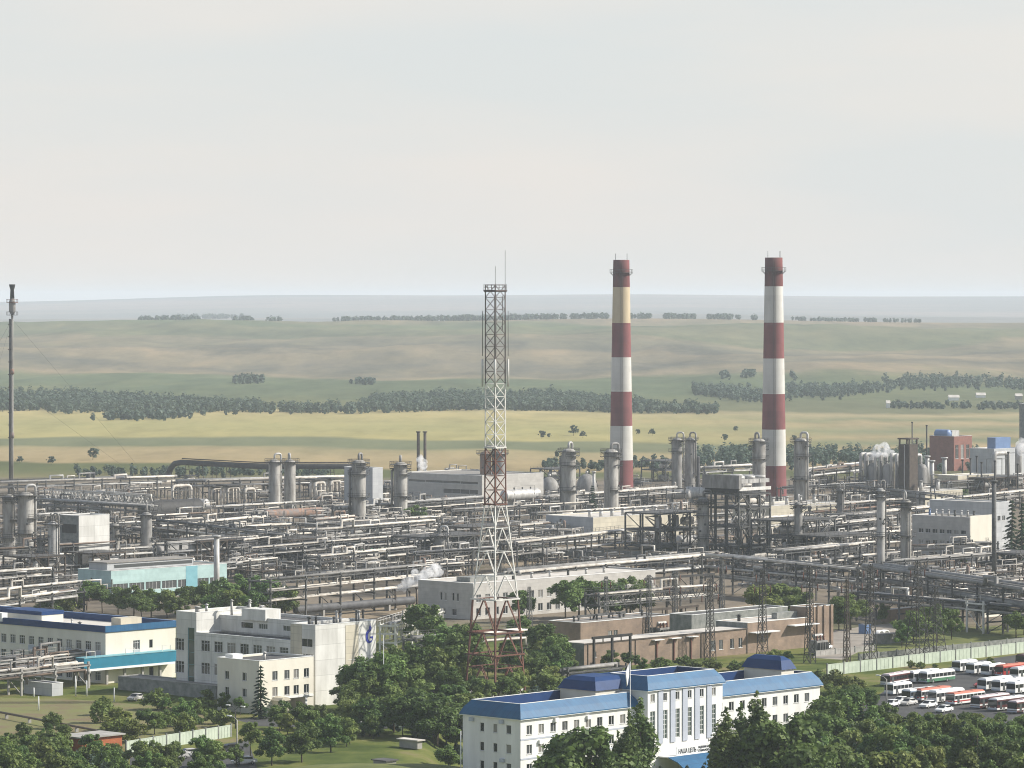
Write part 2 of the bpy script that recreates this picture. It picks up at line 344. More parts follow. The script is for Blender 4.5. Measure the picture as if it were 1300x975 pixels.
hill=ramp(nt,[(0,(.17,.20,.10)),(.10,(.15,.20,.105)),(.18,(.19,.22,.115)),(.235,(.335,.285,.18)),(.27,(.26,.24,.155)),(.33,(.20,.195,.14)),(.38,(.29,.26,.165)),(.42,(.345,.295,.185)),(.455,(.205,.20,.14)),(.50,(.25,.24,.15)),(.56,(.30,.265,.165)),(.61,(.19,.215,.115)),(.70,(.23,.235,.13)),(.78,(.17,.215,.11)),(.86,(.25,.245,.145)),(1,(.34,.28,.18))], mth('DIVIDE',mth('SUBTRACT',Yh,3150),2900))
hill=mixc(.75,hill,mixc(1.0,hill,ramp(nt,[(.32,(.55,.58,.60)),(.44,(.85,.86,.86)),(.5,(1,1,1)),(.68,(1.32,1.2,1.1))],noise(1,(.004,.0009,0),7,.7)),'MULTIPLY'))
hill=mixc(.8,hill,mixc(1.0,hill,ramp(nt,[(.34,(.66,.70,.70)),(.47,(.93,.94,.93)),(.54,(1.05,1.03,1.0)),(.66,(1.28,1.2,1.12))],noise(1,(.016,.0032,0),8,.72)),'MULTIPLY'))
hill=mixc(1.0,hill,(.80,.80,.82),'MULTIPLY')
far=ramp(nt,[(.3,(.17,.19,.18)),(.5,(.24,.24,.21)),(.62,(.33,.29,.25)),(.75,(.18,.20,.18))],noise(1,(.0004,.0005,0),4))
land=mixc(mth('DIVIDE',mth('SUBTRACT',Y,3080),80,clamp=True),fields,hill)
land=mixc(mth('DIVIDE',mth('SUBTRACT',Y,6050),300,clamp=True),land,far)
land=mixc(1.0,land,(.80,.775,.80),'MULTIPLY')
land=mixc(.5,land,mixc(1.0,land,ramp(nt,[(.36,(.78,.80,.76)),(.5,(1,1,1)),(.64,(1.16,1.12,1.1))],noise(1,(.05,.009,0),6,.7)),'MULTIPLY'))
rowsn=mixc(.45,land,mixc(1.0,land,ramp(nt,[(.3,(.6,.62,.6)),(.5,(1,1,1)),(.72,(1.3,1.25,1.2))],noise(1,(.02,.0045,0),6,.7)),'MULTIPLY'))
# works yard: gravel, oil-dark earth and thin grass
yard=ramp(nt,[(.30,(.05,.045,.038)),(.42,(.11,.094,.075)),(.52,(.21,.175,.135)),(.60,(.15,.125,.092)),(.72,(.075,.08,.04))],noise(1,(.018,.018,0),7,.7))
lawn=ramp(nt,[(.30,(.045,.065,.02)),(.45,(.085,.11,.03)),(.55,(.14,.15,.045)),(.66,(.20,.165,.09))],noise(1,(.05,.05,0),7,.68))
nearg=mixc(mth('DIVIDE',mth('SUBTRACT',mth('ADD',Y,mth('MULTIPLY',wob,.2)),925),60,clamp=True),lawn,yard)
col=mixc(mth('DIVIDE',mth('SUBTRACT',mth('ADD',Y,mth('MULTIPLY',wob,.12)),1735),45,clamp=True),nearg,rowsn)
Lk(col,bs.inputs['Base Color']); bs.inputs['Roughness'].default_value=1; bs.inputs['Specular IOR Level'].default_value=.05
g=b.build('ground',gm); tag(g,kind='structure')

# ---------- haze: one closed even box of air, sky outside ----------
hb=MB(); hb.box(-12500,12500,-900,24000,-5,125); hm=bpy.data.materials.new('haze_air'); hm.use_nodes=True; nt=hm.node_tree
nt.nodes.remove(nt.nodes['Principled BSDF']); pv=nt.nodes.new('ShaderNodeVolumePrincipled'); pv.inputs['Color'].default_value=(.84,.92,1,1)
pv.inputs['Density'].default_value=HAZE=7.4e-5; pv.inputs['Anisotropy'].default_value=.0
nt.links.new(pv.outputs[0],nt.nodes['Material Output'].inputs['Volume'])
hz=hb.build('haze',hm); tag(hz,kind='stuff')

# flat sheets lying a few millimetres above one another
def sheet(name, pts, m, z):
    s=MB(); n=len(pts)
    P=[at(*p) if isinstance(p,tuple) else p for p in pts]
    for p in P: s.v.append((p.x,p.y,z))
    s.face(tuple(range(n)),0); o=s.build(name,m); return tag(o,kind='structure')
# ================= buildings =================
WCACHE={}
GL=['glass','glass','glass','glassm','glass2']
def window(root, x, y, z, w, h, face, style='w2', label=None):
    """face 'f': wall at y=const facing -y; 'l': wall at x=const facing -x. (x,y,z) = lower corner at smaller a, outer wall plane"""
    fm,gmn,nm,nh=dict(w1=('frame',None,1,0),w2=('frame',None,2,0),w3=('frame',None,3,1),wd=('dsteel','glass',1,0),tall=('frame','glass3',2,5),strip=('frame','glassm',4,0),stair=('aquad','glass3',1,4),
                      door=('steelb','glass',2,0),open=('black','glass',1,0))[style]
    gk=gmn or R.choice(GL)
    key=(round(w,2),round(h,2),style)
    if key not in WCACHE:
        b=MB(); t=.07 if style!='tall' else .1
        b.box(0,w,0,.09,0,t); b.box(0,w,0,.09,h-t,h); b.box(0,t,0.002,.088,t,h-t); b.box(w-t,w,0.002,.088,t,h-t)
        if style in('w1','w2','w3'): b.box(-.08,w+.08,-.21,-.004,-.07,.0)
        for i in range(1,nm): xx=w*i/nm if style!='w2' else w*.62; b.box(xx-t*.5,xx+t*.5,.004,.086,t,h-t)
        for i in range(nh): zz=h*(i+1)/(nh+1) if nh>1 else h*.72; b.box(t,w-t,.006,.084,zz-t*.4,zz+t*.4)
        f=b.build('window',M[fm]); g=MB(); g.box(t*.5,w-t*.5,.05,.07,t*.5,h-t*.5)
        ms={}
        WCACHE[key]=[f,None,{}]; pane=g.build('pane',M['glass']); WCACHE[key][1]=pane; WCACHE[key].append(False); first=True
        o=f; p=pane; p.parent=o
    else:
        f0,p0=WCACHE[key][:2]; o=f0.copy(); COL.objects.link(o); p=p0.copy(); COL.objects.link(p); p.parent=o
    pm=WCACHE[key][2]
    if gk not in pm:
        me=WCACHE[key][1].data.copy() if pm else WCACHE[key][1].data
        me.materials[0]=M[gk]; pm[gk]=me
    p.data=pm[gk]
    o.parent=root
    if face=='f': o.location=(x,y+.12,z); o.rotation_euler=(0,0,0)
    else: o.location=(x+.12,y+w,z); o.rotation_euler=(0,0,-PI/2)
    if label: o['label']=label
    return o
def facade(b, x0, y0, face, L, z0, z1, rects, m=0, dep=.22, rev=None):
    """a wall plane with real openings; rects (a,z,w,h,...)"""
    rev=m if rev is None else rev
    P=(lambda a,z,d=0:(x0+a,y0+d,z)) if face=='f' else (lambda a,z,d=0:(x0+d,y0+a,z))
    xs=sorted({0,L}|{r[0] for r in rects}|{r[0]+r[2] for r in rects}); zs=sorted({z0,z1}|{r[1] for r in rects}|{r[1]+r[3] for r in rects})
    xs=[x for x in xs if -1e-6<=x<=L+1e-6]; zs=[z for z in zs if z0-1e-6<=z<=z1+1e-6]
    for i in range(len(xs)-1):
        # merge vertically to keep the mesh light
        j=0
        while j<len(zs)-1:
            cx=(xs[i]+xs[i+1])/2; cz=(zs[j]+zs[j+1])/2
            if any(r[0]<cx<r[0]+r[2] and r[1]<cz<r[1]+r[3] for r in rects): j+=1; continue
            k=j+1
            while k<len(zs)-1:
                c2=(zs[k]+zs[k+1])/2
                if any(r[0]<cx<r[0]+r[2] and r[1]<c2<r[1]+r[3] for r in rects): break
                k+=1
            b.quad(P(xs[i],zs[j]),P(xs[i+1],zs[j]),P(xs[i+1],zs[k]),P(xs[i],zs[k]),m); j=k
    for r in rects:
        a,z,w,h=r[:4]
        if len(r)>4 and r[4]=='hole': dep=6.0
        b.quad(P(a,z),P(a+w,z),P(a+w,z,dep),P(a,z,dep),rev); b.quad(P(a,z+h),P(a+w,z+h),P(a+w,z+h,dep),P(a,z+h,dep),rev)
        b.quad(P(a,z),P(a,z+h),P(a,z+h,dep),P(a,z,dep),rev); b.quad(P(a+w,z),P(a+w,z+h),P(a+w,z+h,dep),P(a+w,z,dep),rev)
        b.quad(P(a,z,dep),P(a+w,z,dep),P(a+w,z+h,dep),P(a,z+h,dep),rev)
def wins(root, x0, y0, face, rects):
    for r in rects:
        st=r[4] if len(r)>4 else 'w2'
        if st=='hole': continue
        if face=='f': window(root,x0+r[0],y0,r[1],r[2],r[3],'f',st)
        else: window(root,x0,y0+r[0],r[1],r[2],r[3],'l',st)
def shell(root, L, W, h, wm, front=(), left=(), x0=0,y0=0, z0=0, roofm='roofg', drop=.5, name='wall', capm='trim', mw2=None):
    b=MB(); fr=[r for r in front]; lr=[r for r in left]
    facade(b,x0,y0,'f',L,z0,h,fr,0); facade(b,x0,y0,'l',W,z0,h,lr,1 if mw2 else 0)
    b.quad((x0+L,y0,z0),(x0+L,y0+W,z0),(x0+L,y0+W,h),(x0+L,y0,h)); b.quad((x0,y0+W,z0),(x0+L,y0+W,z0),(x0+L,y0+W,h),(x0,y0+W,h))
    t=.3
    if drop>0:   # inner faces of the parapet
        b.quad((x0+t,y0+t,h-drop),(x0+L-t,y0+t,h-drop),(x0+L-t,y0+t,h),(x0+t,y0+t,h)); b.quad((x0+t,y0+t,h-drop),(x0+t,y0+W-t,h-drop),(x0+t,y0+W-t,h),(x0+t,y0+t,h))
        b.quad((x0+L-t,y0+t,h-drop),(x0+L-t,y0+W-t,h-drop),(x0+L-t,y0+W-t,h),(x0+L-t,y0+t,h)); b.quad((x0+t,y0+W-t,h-drop),(x0+L-t,y0+W-t,h-drop),(x0+L-t,y0+W-t,h),(x0+t,y0+W-t,h))
    w=b.build(name,[M[wm]]+([M[mw2]] if mw2 else []),root)
    r=MB(); r.box(x0+t*.6,x0+L-t*.6,y0+t*.6,y0+W-t*.6,h-drop-.1,h-drop+.004)
    ro=r.build('roof',M[roofm],root)
    c=MB(); e=.06
    for (a0,a1,b0,b1) in ((x0-e,x0+L+e,y0-e,y0+t),(x0-e,x0+L+e,y0+W-t,y0+W+e),(x0-e,x0+t,y0+t,y0+W-t),(x0+L-t,x0+L+e,y0+t,y0+W-t)): c.box(a0,a1,b0,b1,h+.003,h+.10)
    if drop>0: c.build('coping',M[capm],ro)
    wins(root,x0,y0,'f',fr); wins(root,x0,y0,'l',lr)
    return w,ro
def grid(a0,step,n,z,w,h,st='w2',skip=()): return [(a0+i*step,z,w,h,st) for i in range(n) if i not in skip]
def building(name,label,cat,pc,pyg,pxr,pxl=None,W=None,L=None):
    """near corner seen at px pc[0], top at pc[1]; pyg its ground line; lengths from the px of the far ends"""
    s=scale_at(pyg); h=H-(pc[1]-HY)/s; C=at(pc[0],pyg)
    L=L or reach(C,U,pxr); W=W or (reach(C,V,pxl) if pxl is not None else 12.0)
    return empty(name,C,ANG,label,cat),L,W,h
def boxes(root,name,m,lst,parent=None):
    b=MB()
    for q in lst: b.box(*q)
    return b.build(name,M[m],parent or root)
def vent(root,x,y,z,h=1.2,r=.22,m='alu'):
    b=MB(); b.cyl((x,y,z),(x,y,z+h),r,n=8); b.cyl((x,y,z+h+.1),(x,y,z+h+.35),r*1.9,r*.3,n=8); b.cyl((x,y,z+h),(x,y,z+h+.12),r*.5,n=6)
    return b.build('vent',M[m],root)

# ---- blue-roofed white office in the foreground ----
C=at(660.8,913,9.9); C=Vector((C.x,C.y,0))
def ringroof(root,x0,y0,L,W,ze,zt,zi,mo='blue',mi='blued',ov=.45,ins=1.05,flat='roofd'):
    """mansard band round a sunken flat roof: sloped outer faces, inner back faces, ridge cap"""
    prof=[(-ov,ze-.06),(-ov,ze+.10),(ins*.38-ov*.62,ze+(zt-ze)*.52),(ins,zt),(ins+.25,zt),(ins+.35,zi)]
    b=MB()
    for k in range(len(prof)-1):
        o0,z0=prof[k]; o1,z1=prof[k+1]
        c0=[(x0+o0,y0+o0),(x0+L-o0,y0+o0),(x0+L-o0,y0+W-o0),(x0+o0,y0+W-o0)]; c1=[(x0+o1,y0+o1),(x0+L-o1,y0+o1),(x0+L-o1,y0+W-o1),(x0+o1,y0+W-o1)]
        for i in range(4):
            j=(i+1)%4; b.quad((*c0[i],z0),(*c0[j],z0),(*c1[j],z1),(*c1[i],z1),1 if k==4 else 0)
    sf=MB(); o=ov; sf.box(x0-o+.02,x0+L+o-.02,y0-o+.02,y0+W+o-.02,ze-.16,ze-.062)
    r=b.build('mansard_roof',[M[mo],M[mi]],root); sf.build('soffit',M['trim'],r)
    fl=MB(); fl.box(x0+ins,x0+L-ins,y0+ins,y0+W-ins,zi-.1,zi+.15); fl.build('roof',M[flat],r)
    rc=MB(); e=.05
    i0=ins-.03; i1=ins+.28
    for (a0,a1,b0,b1) in ((x0+i0,x0+L-i0,y0+i0,y0+i1),(x0+i0,x0+L-i0,y0+W-i1,y0+W-i0),(x0+i0,x0+i1,y0+i1,y0+W-i1),(x0+L-i1,x0+L-i0,y0+i1,y0+W-i1)): rc.box(a0,a1,b0,b1,zt+.003,zt+.07)
    rc.build('ridge_cap',M['trim'],r); return r
D=empty('office_building',C,ANG,'long white three storey office with bright blue mansard roof and poplars in front','office')
W=reach(C,V,587.5); xa=reach(C,U,809.0); xb=reach(C,U,904); xc=reach(C,U,1041)
ze,zt=9.9,12.25
fr=[]
n=int((xa-2)/3.05)
for zz,hh in ((7.15,1.55),(3.9,1.55),(.75,1.5),(-2.5,1.5)): fr+=grid(1.5,(xa-3)/n,n,zz,1.35,hh,'w2')
lf=[]
for zz in (7.2,3.95,.8,-2.4): lf+=[(W*.16,zz,1.15,1.5,'w1'),(W*.40,zz,.95,1.5,'w1'),(W*.63,zz,.95,1.5,'w1')]
b=MB(); facade(b,0,0,'f',xa,-3.6,ze,fr); facade(b,0,0,'l',W,-3.6,ze,lf); b.quad((0,W,-3.6),(xa,W,-3.6),(xa,W,ze),(0,W,ze)); b.build('left_wing_wall',M['white'],D); wins(D,0,0,'f',fr); wins(D,0,0,'l',lf)
# string courses between storeys
boxes(D,'string_course','pil',[(.002,xa-.01,-.05,.0,z,z+.28) for z in (6.25,3.0,-.3)])
ringroof(D,0,0,xa-.02,W,ze,zt,10.6)
p=2.4; cl=xb-xa; ce,ct=12.7,15.0
bw=cl/6.15; fr=[]
for i in range(6):
    a=.45+i*bw; fr+=[(a+.28,10.6,1.15,1.35,'w2'),(a+.22,4.0,1.3,5.0,'tall')]
b=MB(); facade(b,xa,-p,'f',cl,-3.6,ce,fr); b.quad((xa,-p,-3.6),(xa,W,-3.6),(xa,W,ce),(xa,-p,ce)); b.quad((xb,-p,-3.6),(xb,W,-3.6),(xb,W,ce),(xb,-p,ce)); b.quad((xa,W,0),(xb,W,0),(xb,W,ce),(xa,W,ce))
b.build('central_wall',M['white'],D); wins(D,xa,-p,'f',fr)
for i in range(5):
    a=xa+.45+(i+1)*bw-bw*.32; boxes(D,'pilaster','pil',[(a-.02,a+bw*.38,-p-.18,-p+.0,3.3,ce-.17)])
ringroof(D,xa,-p,cl,W*.62+p,ce,ct,13.4)
fr=[]; rl=xc-xb; n=int((rl-2)/3.05)
for zz in (7.15,3.9,.75,-2.5): fr+=grid(1.6,(rl-3)/n,n,zz,1.35,1.55,'w2')
b=MB(); facade(b,xb,0,'f',rl,-3.6,ze,fr); b.quad((xc,0,-3.6),(xc,W,-3.6),(xc,W,ze),(xc,0,ze)); b.quad((xb,W,0),(xc,W,0),(xc,W,ze),(xb,W,ze)); b.build('right_wing_wall',M['white'],D); wins(D,xb,0,'f',fr)
ringroof(D,xb+.02,0,rl-.02,W,ze,zt,10.6)
def penthouse(x0,x1,y0,y1,zb,zw,zt):
    ph=boxes(D,'stair_penthouse','cream',[(x0,x1,y0,y1,zb,zw)])
    i=1.4; o=.35; b=MB(); a=[(x0-o,y0-o),(x1+o,y0-o),(x1+o,y1+o),(x0-o,y1+o)]; m_=[(x0+i*.3,y0+i*.3),(x1-i*.3,y0+i*.3),(x1-i*.3,y1-i*.3),(x0+i*.3,y1-i*.3)]; c=[(x0+i,y0+i),(x1-i,y0+i),(x1-i,y1-i),(x0+i,y1-i)]
    for q0,z0,q1,z1 in ((a,zw+.003,m_,zw+(zt-zw)*.7),(m_,zw+(zt-zw)*.7,c,zt)):
        for k in range(4): j=(k+1)%4; b.quad((*q0[k],z0),(*q0[j],z0),(*q1[j],z1),(*q1[k],z1))
    b.quad(*[(*q,zt) for q in c]); b.quad(*[(*q,zw+.003) for q in a]); b.build('penthouse_roof',M['blued'],ph)
x_=reach(C+V*3.6,U,756); penthouse(x_,x_+8.6,3.6,11.8,10.7,12.7,14.9)
x_=reach(C+V*3.2,U,992); penthouse(x_,x_+3.6,3.2,12.0,10.7,12.9,15.2)
boxes(D,'rear_roof_screen','blued',[(xa+6,xa+17,W+.5,W+.8,10,14.2)])
# air conditioners and the projecting sign canopy
for (x,z) in ((reach(C,U,703),8.8),(reach(C,U,683),5.4),(reach(C,U,744),8.6)): boxes(D,'air_conditioner','trim',[(x,x+.9,-.42,-.01,z,z+.65)])
for (y,z) in ((W*.28,8.85),(W*.80,8.8),(W*.27,2.4)): boxes(D,'air_conditioner','pil',[(-.42,-.01,y,y+.9,z,z+.6)])
ca0=reach(C-V*p,U,846); ca1=reach(C-V*p,U,907)
cn=MB(); cn.box(ca0-2.2,ca1+.6,-p-2.4,-p-.02,1.0,1.2); cn.slab([(-p-4.6,.35),(-p-4.6,.5),(-p-2.5,1.18),(-p-2.5,1.0)],0,ca0-2.4,ca1+.8,1)
cn.slab([(-p-6.6,-1.0),(-p-6.6,-.85),(-p-4.6,.5),(-p-4.6,.35)],0,ca0-2.4,ca1+.8,1)
for x_ in (ca0-2,ca0+5,ca1-5,ca1+.3): cn.box(x_,x_+.3,-p-6.3,-p-6.0,-3.6,-.9,0)
cp=cn.build('entrance_canopy',[M['trim'],M['blue']],D)
sg=boxes(D,'sign_board','trim',[(ca0,ca1,-p-2.3,-p-2.15,1.205,2.72)])
def text(s, size, loc, parent, m='letters', bold=.0, rx=PI/2, rz=0.0, sx=1.0):
    cu=bpy.data.curves.new('t','FONT'); cu.body=s; cu.size=size; cu.extrude=.012; cu.offset=bold
    t=bpy.data.objects.new('t',cu); COL.objects.link(t); dg=bpy.context.evaluated_depsgraph_get(); dg.update()
    me=bpy.data.meshes.new_from_object(t.evaluated_get(dg)); bpy.data.objects.remove(t); me.materials.clear(); me.materials.append(M[m])
    o=bpy.data.objects.new('lettering',me); COL.objects.link(o); o.parent=parent; o.location=loc; o.rotation_euler=(rx,0,rz); o.scale=(sx,1,1); return o
sw=ca1-ca0
text('НАША ЦЕЛЬ -',1.05,(ca0+.5,-p-2.325,1.55),sg,bold=.02,sx=sw*.40/6.9)
text('НАДЕЖНАЯ БЕЗОПАСНАЯ РАБОТА',.52,(ca0+sw*.45,-p-2.325,2.05),sg,bold=.012,sx=sw*.53/9.6)
text('СТАБИЛЬНОСТЬ И РАЗВИТИЕ',.52,(ca0+sw*.45,-p-2.325,1.45),sg,bold=.012,sx=sw*.45/8.2)

# ---- cream block with blue parapet at the left edge ----
F1,L,_,h=building('factory_office','cream three storey block with blue parapet and flat pale roof','office block',(134,795),868,223)
C=F1.location; W=78.0
fr=[(L*.39,6.6,1.9,1.9,'w3'),(L*.62,6.7,.95,1.7,'wd'),(L*.39,3.4,1.9,1.9,'w3'),(L*.62,.2,1.2,2.4,'door')]
lf=grid(1.6,3.05,25,6.7,1.75,1.85,'w3')+grid(1.6,3.05,25,3.4,1.75,1.85,'w3')+grid(1.6,3.05,25,.5,1.75,1.8,'w3',skip=(2,5,9))
shell(F1,L,W,h-1.35,'cream',fr,lf,drop=0,roofm='roofl')
bd=MB(); t=.35; hh=h-1.35
for (a0,a1,b0,b1) in ((-.2,L+.2,-.2,t),(-.2,L+.2,W-t,W+.2),(-.2,t,t,W-t),(L-t,L+.2,t,W-t)): bd.box(a0,a1,b0,b1,hh+.004,h)
bd.build('parapet_band',M['blued'],F1)
bb=MB(); bb.box(-.24,L+.24,-.24,-.203,hh+.06,h+.05); bb.build('parapet_front',M['blue'],F1)  # sunlit face painted brighter; the rest of the band has shade in its colour
boxes(F1,'parapet_cap','blueg',[(L-t-.03,L+.24,t,W+.1,h+.003,h+.06),(-.24,L+.24,W-t,W+.24,h+.063,h+.12)])
for i in (0,1,2,3,6,7,11,12,17,18): boxes(F1,'spandrel_panel','pil',[(-.05,-.004,1.5+3.05*i,1.5+3.05*i+1.95,5.28,6.68)])
boxes(F1,'spandrel_panel','greyp',[(L*.39,L*.39+1.9,-.05,-.004,5.32,6.58)])
ph=boxes(F1,'roof_penthouse','cream',[(3,9,24,36,hh+.01,hh+2.1)]); boxes(F1,'penthouse_band','blued',[(2.9,9.1,23.9,36.1,hh+2.103,hh+2.9)],ph)
hb2=boxes(F1,'roof_hatch','beige',[(L*.55,L*.85,7.5,10.5,hh+.01,hh+1.9)])
boxes(F1,'roof_hatch','trim',[(-.5,1.1,33,36,hh+.5,hh+2.3)])
vent(F1,4,55,hh,2.2,.35); vent(F1,3.4,58,hh,2.0,.3); vent(F1,5,14,hh,.9,.3,'steel'); vent(F1,8,20,hh,1,.2)

# ---- blue-green covered gallery on legs ----
q0=at(108,868); 
G1=empty('covered_gallery',at(107,872.5),ANG,'turquoise covered gallery on legs crossing in front of the cream block','gallery')
gl=reach(G1.location,U,224.5); z0=scale_at(872.5); gz0=H-(852-HY)/z0; gz1=H-(841-HY)/z0
b=MB(); b.box(0,gl,0,2.6,gz0+.3,gz1+.75); b.build('side_panel',M['teal'],G1)
boxes(G1,'floor_trim','trim',[(-.1,gl,-.12,2.7,gz0-.15,gz0+.297)]); boxes(G1,'roof','aquad',[(-.05,gl,-.1,2.7,gz1+.753,gz1+.9)])
for k in range(5): boxes(G1,'leg','concrete',[(2+k*gl/5.2,2.5+k*gl/5.2,1.0,1.5,0,gz0-.15)])
for k in (.03,.45,.85): boxes(G1,'roof_hoop','steelw',[(gl*k,gl*k+.1,.3,.4,gz1+.9,gz1+2.0),(gl*k+2.4,gl*k+2.5,.3,.4,gz1+.9,gz1+2.0),(gl*k,gl*k+2.5,.3,.4,gz1+2.0,gz1+2.12)])

# ---- white production block with the blue emblem ----
E,L,W,h=building('production_block','tall white panel block carrying a blue flame emblem on its corner wall','building',(400.3,794),897,477.5,224)
C=E.location
fr=[(L*.52,h-4.6,1.2,1.6,'wd'),(L*.60,h-4.6,1.2,1.6,'wd')]
for zz in (8.6,5.0,1.3): fr.append((L*.54,zz,2.8,2.2,'w3'))
tw=reach(C,V,370)      # depth of the corner stair tower
b=MB(); lf=[(tw*.12,h-4.3,1.5,1.5,'wd'),(tw*.34,h-4.3,1.5,1.5,'wd'),(tw*.62,7.4,2.2,6.4,'stair'),(tw*.10,8.0,3.0,2.2,'strip')]
shell(E,L,tw,h,'panel',fr,lf,roofm='roofd',name='tower_wall')
boxes(E,'panel_strip','beige',[(L*.49,L*.49+3.6,-.06,-.004,6.5,h-.5)])
boxes(E,'ribbed_strip','beige',[(-.06,-.004,tw*.56,tw*.56+3.2,6.4,h)])
w2=reach(C,V,249.5)
set_=6.5
# set-back upper wall and the lower terrace roof in front of it
wl=[(w2-tw-14-i*0,h-2.4,2.6,1.1,'strip') for i in range(1)]+[(6,h-2.4,3.2,1.1,'strip'),(23,h-2.4,3,1.1,'strip'),(18,h-2.4,3.4,1.1,'wd')]
wl=[(a%(w2-tw-6),z,w_,h_,s_) for a,z,w_,h_,s_ in wl]
shell(E,L-set_,w2-tw,h-.2,'panel',(),wl,x0=set_,y0=tw+.02,roofm='roofd',name='upper_wall',z0=4)
th=h-3.4; n=int((w2-tw)/3.6)
lf=[]
for zz,hh in ((8.9,2.2),(4.3,2.3)): lf+=grid(.9,(w2-tw-1)/n,n,zz,2.5,hh,'w3')
shell(E,set_+.3,w2-tw,th,'panel',(),lf,x0=0,y0=tw+.02,roofm='roofd',drop=.25,name='terrace_wall')
lf=[((W-w2)*.62,8.7,2.6,2.4,'w3'),((W-w2)*.62,4.1,2.6,2.4,'w3'),((W-w2)*.1,1.0,2.0,h-3.5,'stair')]
shell(E,L,W-w2,h+.6,'panel',(),lf,x0=0,y0=w2+.04,roofm='roofg',name='end_wall')
for i in range(7): vent(E,set_+R.uniform(1,4),w2-6+R.uniform(-4.5,4.5),h-.5,R.uniform(2.2,3.6),.28,'alu')
for i in range(9): vent(E,L*.35+i*1.6,tw*.6+R.uniform(-2,2),h-.5,R.uniform(1.3,2.4),.24,R.choice(['alu','steel','dsteel']))
vent(E,2,tw-3,h-.5,1.6,.35,'steel'); vent(E,3,W-3,h+.2,1.1,.5,'alu'); vent(E,6,W-2.5,h+.2,1.4,.3)
boxes(E,'roof_penthouse','panel',[(L*.35,L*.6,w2-14,w2-7,h-.7,h+1.6)])
# emblem: a blue letter ring with a flame above it
lx=L*.885; lz=h-3.05; ring=MB(); k=22; o=[]; pts=[]
for i in range(k+1):
    t=math.radians(70+290*i/k); tk=1-.45*(i/k); ro=1.12; ri=ro-(.62*math.sin(PI*min(1,(i+.6)/k*1.0))**.7*tk+.08)
    n_=len(ring.v); ring.v+=[(lx+ro*math.cos(t)*.92,-.05,lz+ro*math.sin(t)*1.25),(lx+ri*math.cos(t)*.92+.08,-.05,lz+ri*math.sin(t)*1.25-.1)]
    if i: ring.face((n_-2,n_,n_+1,n_-1))
n_=len(ring.v); fl=[(.1,1.2),(-.1,1.6),(.05,2.05),(.3,2.6),(.34,2.1),(.56,1.7),(.48,1.2),(.3,.95)]
ring.v+=[(lx+a,-.05,lz+c_) for a,c_ in fl]; ring.face(tuple(n_+i for i in range(len(fl))))
n_=len(ring.v); ring.v+=[(lx+.12,-.052,lz-.06),(lx+.95,-.052,lz-.06),(lx+.98,-.052,lz-.5),(lx+.65,-.052,lz-.42),(lx+.18,-.052,lz-.36)]; ring.face((n_,n_+1,n_+2,n_+3,n_+4))
em=ring.build('emblem',M['logo'],E); md=em.modifiers.new('t','SOLIDIFY'); md.thickness=.04; md.offset=0
# cream annex with an open passage
A,L2,W2,h2=building('annex','lower cream annex with dark roof and open passage beside the white block','annex',(329,839.5),907,399.5,276)
L2-=.3; fr=[]
for zz in (6.3,3.2): fr+=[(L2*a,zz,1.4,1.75,'w2') for a in (.24,.46,.63,.82)]
fr+=[(L2*.42,.03,L2*.44,2.45,'hole')]
lf=[(W2*.30,6.2,1.2,1.6,'w2'),(W2*.72,6.2,1.2,1.6,'w2'),(W2*.30,3.1,1.2,1.6,'w2'),(W2*.72,3.1,1.2,1.6,'w2')]
shell(A,L2,W2,h2,'cream',fr,lf,roofm='roofd',drop=.35)
boxes(A,'passage_lintel','trim',[(L2*.40,L2*.99,-.15,-.01,2.55,2.95)]); boxes(A,'passage_column','trim',[(L2*.84,L2*.84+.5,-.13,-.012,.02,2.54)])
pr=MB(); pr.box(L2*.23,L2*.38,-2.6,-.02,.02,2.5,0); pr.slab([(L2*.21,2.503),(L2*.25,3.05),(L2*.305,3.25),(L2*.36,3.05),(L2*.40,2.503)],1,-2.8,-.03,0)
po=pr.build('entrance_porch',M['beige'],A); boxes(A,'door','steelb',[(L2*.28,L2*.33,-2.66,-2.605,.05,2.1)],po)
vent(A,3.5,2.2,h2-.3,1.5,.3); boxes(A,'roof_hatch','trim',[(1.0,3.6,W2*.72,W2*.9,h2-.3,h2+.7)])
# flat-roofed concrete reservoir left of the annex
T,L3,W3,h3=building('concrete_tank','long low weathered concrete tank with flat slab roof beside the white block','tank',(274,871),888,300,150)
shell(T,L3,W3,h3,'dconc',(),(),roofm='roofg',drop=.12,capm='concrete')

